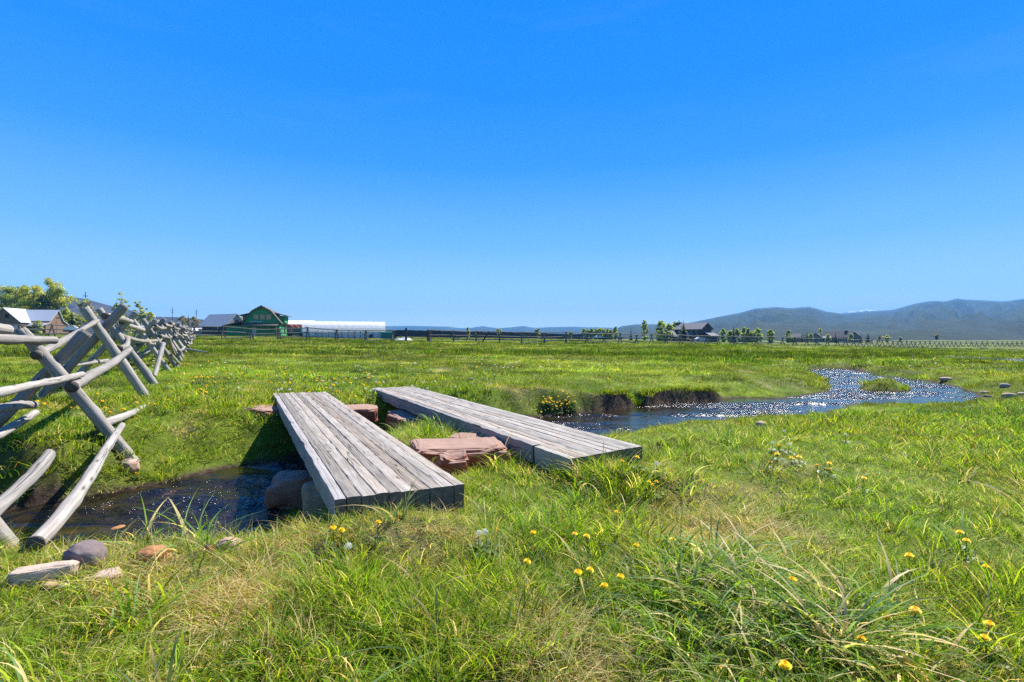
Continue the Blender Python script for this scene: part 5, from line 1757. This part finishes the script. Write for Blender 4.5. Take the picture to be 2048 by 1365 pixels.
def broadleaf(label, px, top, d, wpx, cols, seed, group, dens=1.0, bark=None, size=None, clear=.12, nlimb=9, name='tree', fill=1.0, base=None):
    x = (px - PX0) / FOC * d
    zb = gz(x, d) - .1
    h = EYE - (top - PY0) / FOC * d - zb
    w = wpx / FOC * d / 2
    t = thing(name, label, 'tree', (x, d, zb), 0, group)
    if wpx < 27: w *= 1.3
    r = random.Random(seed)
    mb = MB()
    lean = r.uniform(-.06, .06) * h
    tr = max(.05, h * .022)
    mb.tube([(0, 0, -.2), (lean * .3, 0, h * .3), (lean * .7, r.uniform(-.2, .2), h * .62), (lean, 0, h * .9)], [tr * 1.25, tr, tr * .6, tr * .15], 7, h / 12, .12, seed)
    cen, rad = [], []
    for k in range(nlimb):
        z0 = h * r.uniform(.18, .72); a = r.uniform(0, 2 * PI); reach = w * r.uniform(.45, .92)
        z1 = min(h * .95, z0 + h * r.uniform(.10, .32))
        e = (reach * math.cos(a) + lean * .5, reach * math.sin(a), z1)
        mb.tube([(lean * z0 / h, 0, z0), ((lean * z0 / h + e[0]) * .5 + .1, e[1] * .5, (z0 + z1) * .5 + .05 * h), e], [tr * .45, tr * .3, tr * .1], 5, h / 10, .1, seed + k)
        for q in range(3):
            f = r.uniform(.5, 1.1)
            cen.append((e[0] * f + r.gauss(0, w * .15), e[1] * f + r.gauss(0, w * .15), z0 + (z1 - z0) * f + r.gauss(0, h * .05)))
            rad.append(w * r.uniform(.20, .40) * fill)
    for k in range(0 if clear > .09 else 7):
        cen.append((r.gauss(0, w * .42), r.gauss(0, w * .42), h * r.uniform(.06, .5))); rad.append(w * r.uniform(.28, .45))
    for k in range(int(11 * fill) + 1):
        zz = h * r.uniform(max(clear, .12), .93); ww = w * .55 * math.sin(PI * min(.95, zz / h) ** .8)
        cen.append((lean + r.gauss(0, ww * .5), r.gauss(0, ww * .5), zz)); rad.append(w * r.uniform(.22, .36) * fill)
    if wpx < 27 and dens > .55:                                   # small trees: one full egg-shaped crown
        cen, rad = [], []
        for k in range(46):
            f = r.random(); ww = w * (math.sin(PI * (.12 + .86 * f) ** 1.0) ** .7) * .85
            a = r.uniform(0, 2 * PI); q = math.sqrt(r.random())
            cen.append((ww * q * math.cos(a), ww * q * math.sin(a), h * (clear * .5 + .03 + (.93 - clear * .5) * f))); rad.append(w * r.uniform(.16, .3))
        dens *= .45
    top_r = w * (.16 if wpx < 27 else .3); cen.append((lean, 0, h - top_r * .7)); rad.append(top_r)
    mb.build('trunk', [bark or M_BARK, bark or M_BARK], t, local=True, smooth=True)
    cen = [(a_, b_, max(c_, h * clear + r_ * .6)) for (a_, b_, c_), r_ in zip(cen, rad)]
    sz = size or max(.12, d * .0012)
    me = crown_mesh(cen, rad, int(110 * dens), sz, cols, seed)
    link('crown', me, t)
    return t


def conifer(label, px, top, d, wpx, seed, group, cols=DKGRN, name='conifer'):
    x = (px - PX0) / FOC * d; zb = gz(x, d) - .1
    h = EYE - (top - PY0) / FOC * d - zb; w = wpx / FOC * d / 2 * 1.45; h *= 1.08
    t = thing(name, label, 'tree', (x, d, zb), 0, group)
    mb = MB(); mb.tube([(0, 0, -.1), (0, 0, h * .97)], [h * .022, .02], 6, h / 6); mb.build('trunk', [M_BARKD, M_BARKD], t, local=True)
    r = np.random.default_rng(seed); V, F, Cc = [], [], []
    nl = max(9, int(h * 2.6))
    for k in range(nl):
        f = (k + .3) / nl; z = h * (.05 + .95 * f); R = w * (1 - f) ** .85 * (.8 + .4 * r.random()) + .05
        nb = max(6, int(14 * (1 - f) + 5))
        for j in range(nb):
            a = 2 * PI * (j + r.random()) / nb; L = R * (.75 + .4 * r.random()); dr = L * (.35 + .2 * r.random())
            c = np.array(cols[r.integers(0, len(cols))]) * (.7 + .6 * r.random()); wd = L * .22 + .06
            ca, sa = math.cos(a), math.sin(a)
            i = len(V)
            V += [(0, 0, z), (ca * L * .6 - sa * wd, sa * L * .6 + ca * wd, z - dr * .55), (ca * L, sa * L, z - dr * .8), (ca * L * .6 + sa * wd, sa * L * .6 - ca * wd, z - dr * .75)]
            F.append((i, i + 1, i + 2, i + 3)); Cc += [tuple(c) + (1,)] * 4
    link('crown', np_mesh('crown', np.array(V), np.array(F), M_LEAF, False, [('Col', 'FLOAT_COLOR', np.array(Cc))]), t)
    return t


G_CW = 'cottonwoods behind the brown barn'
broadleaf('tallest cottonwood in spring leaf right of the brown barn roof', 117, 563, 172, 58, SPRING, 71, G_CW, 1.5, nlimb=15, fill=1.0)
broadleaf('cottonwood rising left of the tallest one behind the metal roof', 78, 571, 176, 54, SPRING, 72, G_CW, 1.5, nlimb=13)
broadleaf('spreading cottonwood above the middle of the metal roof', 48, 579, 180, 60, SPRING, 73, G_CW, 1.5, nlimb=14)
broadleaf('cottonwood above the left gable of the brown barn', 18, 572, 184, 60, SPRING, 74, G_CW, 1.5, nlimb=14)
broadleaf('darker dense cottonwood crowded between the taller cottonwoods', 88, 590, 168, 40, [(.075, .095, .028), (.10, .12, .035)], 75, G_CW, 1.4)
broadleaf('small pale cottonwood low at the right side of the tallest one', 132, 610, 166, 30, SPRING, 76, G_CW, .9)
broadleaf('pale bushy willow beside the right gable of the brown barn', 76, 641, 122, 15, PALEG, 77, G_CW, .6, name='shrub', clear=.02)
G_L = 'trees beyond the log fence on the left'
broadleaf('thin half bare tree in front of the first power pole', 171, 598, 185, 34, BARE + PALEG, 78, G_L, .45, fill=.8)
conifer('dark round juniper left of the crossed fence logs', 144, 622, 150, 22, 79, G_L)
broadleaf('green bush right of the dark juniper', 160, 632, 150, 20, SPRING, 80, G_L, .8, name='shrub', clear=.03)
broadleaf('open topped cottonwood behind the tallest crossed logs', 243, 584, 200, 34, PALEG, 81, G_L, .5, nlimb=8, fill=.75)
broadleaf('lower green part-leafed tree at the foot of the open topped cottonwood', 236, 606, 196, 24, SPRING, 82, G_L, .8)
broadleaf('slim upright cottonwood right of the open topped one', 281, 603, 205, 20, PALEG, 83, G_L, .55, nlimb=8, fill=.7)
broadleaf('pale green willow right of the slim upright cottonwood', 300, 624, 205, 22, SPRING, 84, G_L, .7, clear=.03)
broadleaf('pale low willow at the foot of the slim upright cottonwood', 262, 636, 190, 26, PALEG, 85, G_L, .6, name='shrub', clear=.03)
broadleaf('dark green hedge-like bush in front of the second power pole', 337, 645, 175, 30, DKGRN, 86, G_L, 1.4, name='shrub', clear=.02)
broadleaf('brown leafless tree clump right of the second power pole', 366, 632, 260, 24, BARE, 87, G_L, .6, clear=.03)
conifer('narrow brownish conifer among the brown leafless clump', 377, 629, 255, 9, 88, G_L, [(.09, .085, .05), (.07, .07, .04)])
broadleaf('brown leafless tree clump farther right by the third power pole', 388, 634, 270, 22, BARE, 89, G_L, .6, clear=.03)
G_R = 'trees around the houses on the right'
broadleaf('lone slim poplar against the rounded foothill', 1289, 640, 190, 13, BRIGHT + PALEG, 91, G_R, .9, clear=.06, name='poplar')
conifer('small thin conifer left of the lone slim poplar', 1262, 654, 195, 8, 92, G_R, [(.06, .075, .03), (.05, .06, .03)])
for k, (px, top) in enumerate(((1168, 658), (1176, 660), (1184, 657.5), (1192, 659), (1200, 656.5), (1207, 658), (1215, 658.5), (1222, 660))):
    broadleaf('young green tree in the dense row left of the small thin conifer', px, top, 262, 11, BRIGHT if k % 3 else SPRING, 100 + k, 'row of young green trees', .7, clear=.0, nlimb=6, name='young_tree')
broadleaf('slender young tree at the right end of the dense row', 1231, 654, 240, 9, BRIGHT, 110, G_R, .6, clear=.05)
broadleaf('leafy bright tree clump left of the two storey house', 1322, 642, 178, 24, BRIGHT, 111, G_R, 1.3, clear=.03)
broadleaf('bluish green tree touching the garage gable of the two storey house', 1338, 647, 180, 18, PALEG, 112, G_R, 1.1, clear=.03)
broadleaf('yellowish tree in front of the chimney of the two storey house', 1350, 644, 205, 16, SPRING, 113, G_R, .8, clear=.05)
conifer('blue-green spruce in front of the garage wing of the two storey house', 1367, 642, 165, 21, 114, G_R, [(.05, .075, .045), (.065, .09, .055), (.04, .06, .035)], 'spruce')
conifer('dark tall conifer right of the two storey house', 1467, 649, 215, 11, 115, G_R)
for px, top, w, lb in ((1447, 658, 15, 'bright young tree right beside the two storey house'), (1460, 662, 12, 'small bright tree left of the dark tall conifer'), (1474, 658, 13, 'bright tree touching the right side of the dark tall conifer'),
                       (1488, 655, 11, 'slim bright tree second right of the dark tall conifer'), (1496, 657, 8, 'narrow bright tree third right of the dark tall conifer'), (1515, 657, 17, 'broad bright tree left of the unfinished brown house'),
                       (1541, 660, 14, 'round bright tree just left of the unfinished brown house'), (1577, 661, 10, 'bright tree in front of the unfinished brown house'), (1503, 664, 13, 'dull brownish tree between bright trees')):
    broadleaf(lb, px, top, 225, w, BRIGHT if 'bright' in lb else BARE, int(px), G_R, .9, clear=.03, nlimb=7)
for px, top, w, lb in ((1583, 665, 8, 'small dark conifer in front of the unfinished brown house'), (1614, 663, 8, 'dark conifer right of the unfinished brown house'), (1604, 667, 6, 'tiny conifer left of the dark conifer by the unfinished house'),
                       (1671, 664, 7, 'dark conifer before the middle of the dark gabled house'), (1722, 667, 8, 'left conifer of the pair at the right end of the dark gabled house'), (1736, 664.5, 11, 'right and larger conifer of the pair past the dark gabled house'),
                       (1590, 670, 8, 'lowest small round conifer under the unfinished house frame'), (1632, 669, 8, 'small conifer at the left gable of the dark gabled house')):
    conifer(lb, px, top, 245, w, int(px), G_R)
for px, top, w, lb in ((1640, 656, 11, 'yellow-green tree behind the left gable of the dark gabled house'), (1702, 668, 9, 'pale tree before the right gable of the dark gabled house'), (1656, 669, 8, 'pale bush before the metal entry roof'),
                       (1621, 668, 9, 'green bush between the two houses on the right')):
    broadleaf(lb, px, top, 250 if px != 1640 else 290, w, BRIGHT if px in (1640, 1621) else PALEG, int(px) + 1, G_R, .8, clear=.02, nlimb=6)
G_B = 'thin bare bushes under the mountain'
for px, top, w, lb in ((1759, 672, 4, 'thin reddish bare sapling right of the conifer pair'), (1775, 671, 9, 'pale greenish bare bush in front of the blue mountain'), (1801, 675, 5, 'tiny pale bush far along the right-hand fence'), (1873, 671, 6, 'reddish bare bush alone near the far right of the fence')):
    broadleaf(lb, px, top, 300, w, BARE if 'reddish' in lb else PALEG, int(px), G_B, .35, clear=.1, nlimb=6, name='bush')
for k, (px, top) in enumerate(((936, 655), (998, 659), (1075, 659), (1140, 663))):
    broadleaf(['first thin sapling from the left before the dark wall', 'second thin sapling from the left before the dark wall', 'third thin sapling from the left before the dark wall', 'last thin sapling before the right end of the dark wall'][k],
              px, top, 118 + 18 * k, 8, PALEG, 130 + k, 'saplings before the dark wall', .4, clear=.1, nlimb=6, name='sapling')
build_grass()
# ================================================================== air, light, camera
SUN_AZ, SUN_EL = 40.0, 50.0
haze_mb = MB(); haze_mb.box(-8000, 8000, -900, 6900, -40, 392)
m, nt, out = new_mat('haze'); N = NT(nt)
pv = N.n('ShaderNodeVolumePrincipled')
pv.inputs['Color'].default_value = (.19, .54, 1.0, 1); pv.inputs['Density'].default_value = HAZE_DENSITY; pv.inputs['Anisotropy'].default_value = 0.0
N.l(pv.outputs[0], out.inputs['Volume'])
hz = haze_mb.build('haze', m)
tag(hz, 'pale blue air that fades the far hills', 'haze', None, 'stuff')

w = bpy.data.worlds.new('World'); scene.world = w; w.use_nodes = True
nt = w.node_tree; N = NT(nt)
bg = nt.nodes['Background']
sk = N.n('ShaderNodeTexSky', sky_type='NISHITA')
sk.sun_disc = False; sk.sun_elevation = math.radians(SUN_EL); sk.sun_rotation = math.radians(SUN_AZ)
sk.altitude = 2000; sk.air_density = 1.0; sk.dust_density = 0.0; sk.ozone_density = 2.5
hs = N.n('ShaderNodeHueSaturation'); hs.inputs['Saturation'].default_value = SKY_SAT; hs.inputs['Hue'].default_value = .5
N.l(sk.outputs[0], hs.inputs['Color'])
lo = N.mix(1.0, hs.outputs[0], SKY_TINT, 'MULTIPLY')
# the deep polarised blue of this high valley: a clear-air gradient by elevation, blended with the physical sky
sp = N.n('ShaderNodeSeparateXYZ'); N.l(N.n('ShaderNodeTexCoord').outputs['Generated'], sp.inputs[0])
lin = lambda c: tuple((v / 255 / 12.92) if v < 11 else ((v / 255 + .055) / 1.055) ** 2.4 for v in c)
rp = N.ramp(sp.outputs[2], [(0.0, lin((244, 252, 254))), (.035, lin((226, 246, 254))), (.075, lin((182, 227, 253))), (.172, lin((124, 196, 252))), (.317, lin((52, 158, 252))), (.43, lin((20, 144, 254))), (.56, lin((0, 138, 252))), (.8, lin((0, 100, 215))), (1.0, lin((0, 78, 190)))])
kk = 1.0 / (2 ** EXPOSURE * SKY_STR)
wisp = N.noise(N.mapping(sp.inputs[0].links[0].from_socket, (3, 3, 17)), 1.0, 6, .6, .4)
rp = N.mix(N.ramp(wisp, [(.56, 0.0), (.80, .035)]), rp, (.72, .82, .98))       # barely visible high cirrus
gr = N.mix(1.0, rp, (kk, kk, kk), 'MULTIPLY')
gm = N.mix(SKY_GRAD, lo, gr)
N.l(gm, bg.inputs[0]); bg.inputs[1].default_value = SKY_STR

sl = bpy.data.lights.new('sun', 'SUN'); sl.energy = SUN_STR; sl.angle = math.radians(.55); sl.color = (1.0, .955, .88)
so = bpy.data.objects.new('sun', sl); COL.objects.link(so)
az, el = math.radians(SUN_AZ), math.radians(SUN_EL)
dv = Vector((math.sin(az) * math.cos(el), math.cos(az) * math.cos(el), math.sin(el)))
so.rotation_euler = (-dv).to_track_quat('-Z', 'Y').to_euler(); so.location = dv * 50

cam = bpy.data.cameras.new('camera'); co = bpy.data.objects.new('camera', cam); COL.objects.link(co)
cam.sensor_width = 36.0; cam.lens = FOC / 2048 * 36.0; cam.clip_start = .05; cam.clip_end = 30000
co.location = (0, 0, EYE); co.rotation_euler = (math.radians(90 - math.degrees(math.atan(7.5 / FOC))), 0, 0)
scene.camera = co
vs = scene.view_settings
vs.view_transform = 'Standard'; vs.look = 'None'; vs.exposure = EXPOSURE; vs.gamma = 1.0; vs.use_curve_mapping = False
scene.cycles.max_bounces = 8; scene.cycles.diffuse_bounces = 3; scene.cycles.glossy_bounces = 3; scene.cycles.transmission_bounces = 4
scene.cycles.volume_bounces = 0; scene.cycles.transparent_max_bounces = 8
scene.cycles.sample_clamp_indirect = 6.0
scene.cycles.sample_clamp_direct = 8.0
scene.cycles.use_denoising = False; scene.cycles.use_adaptive_sampling = False
scene.cycles.caustics_reflective = False; scene.cycles.caustics_refractive = False
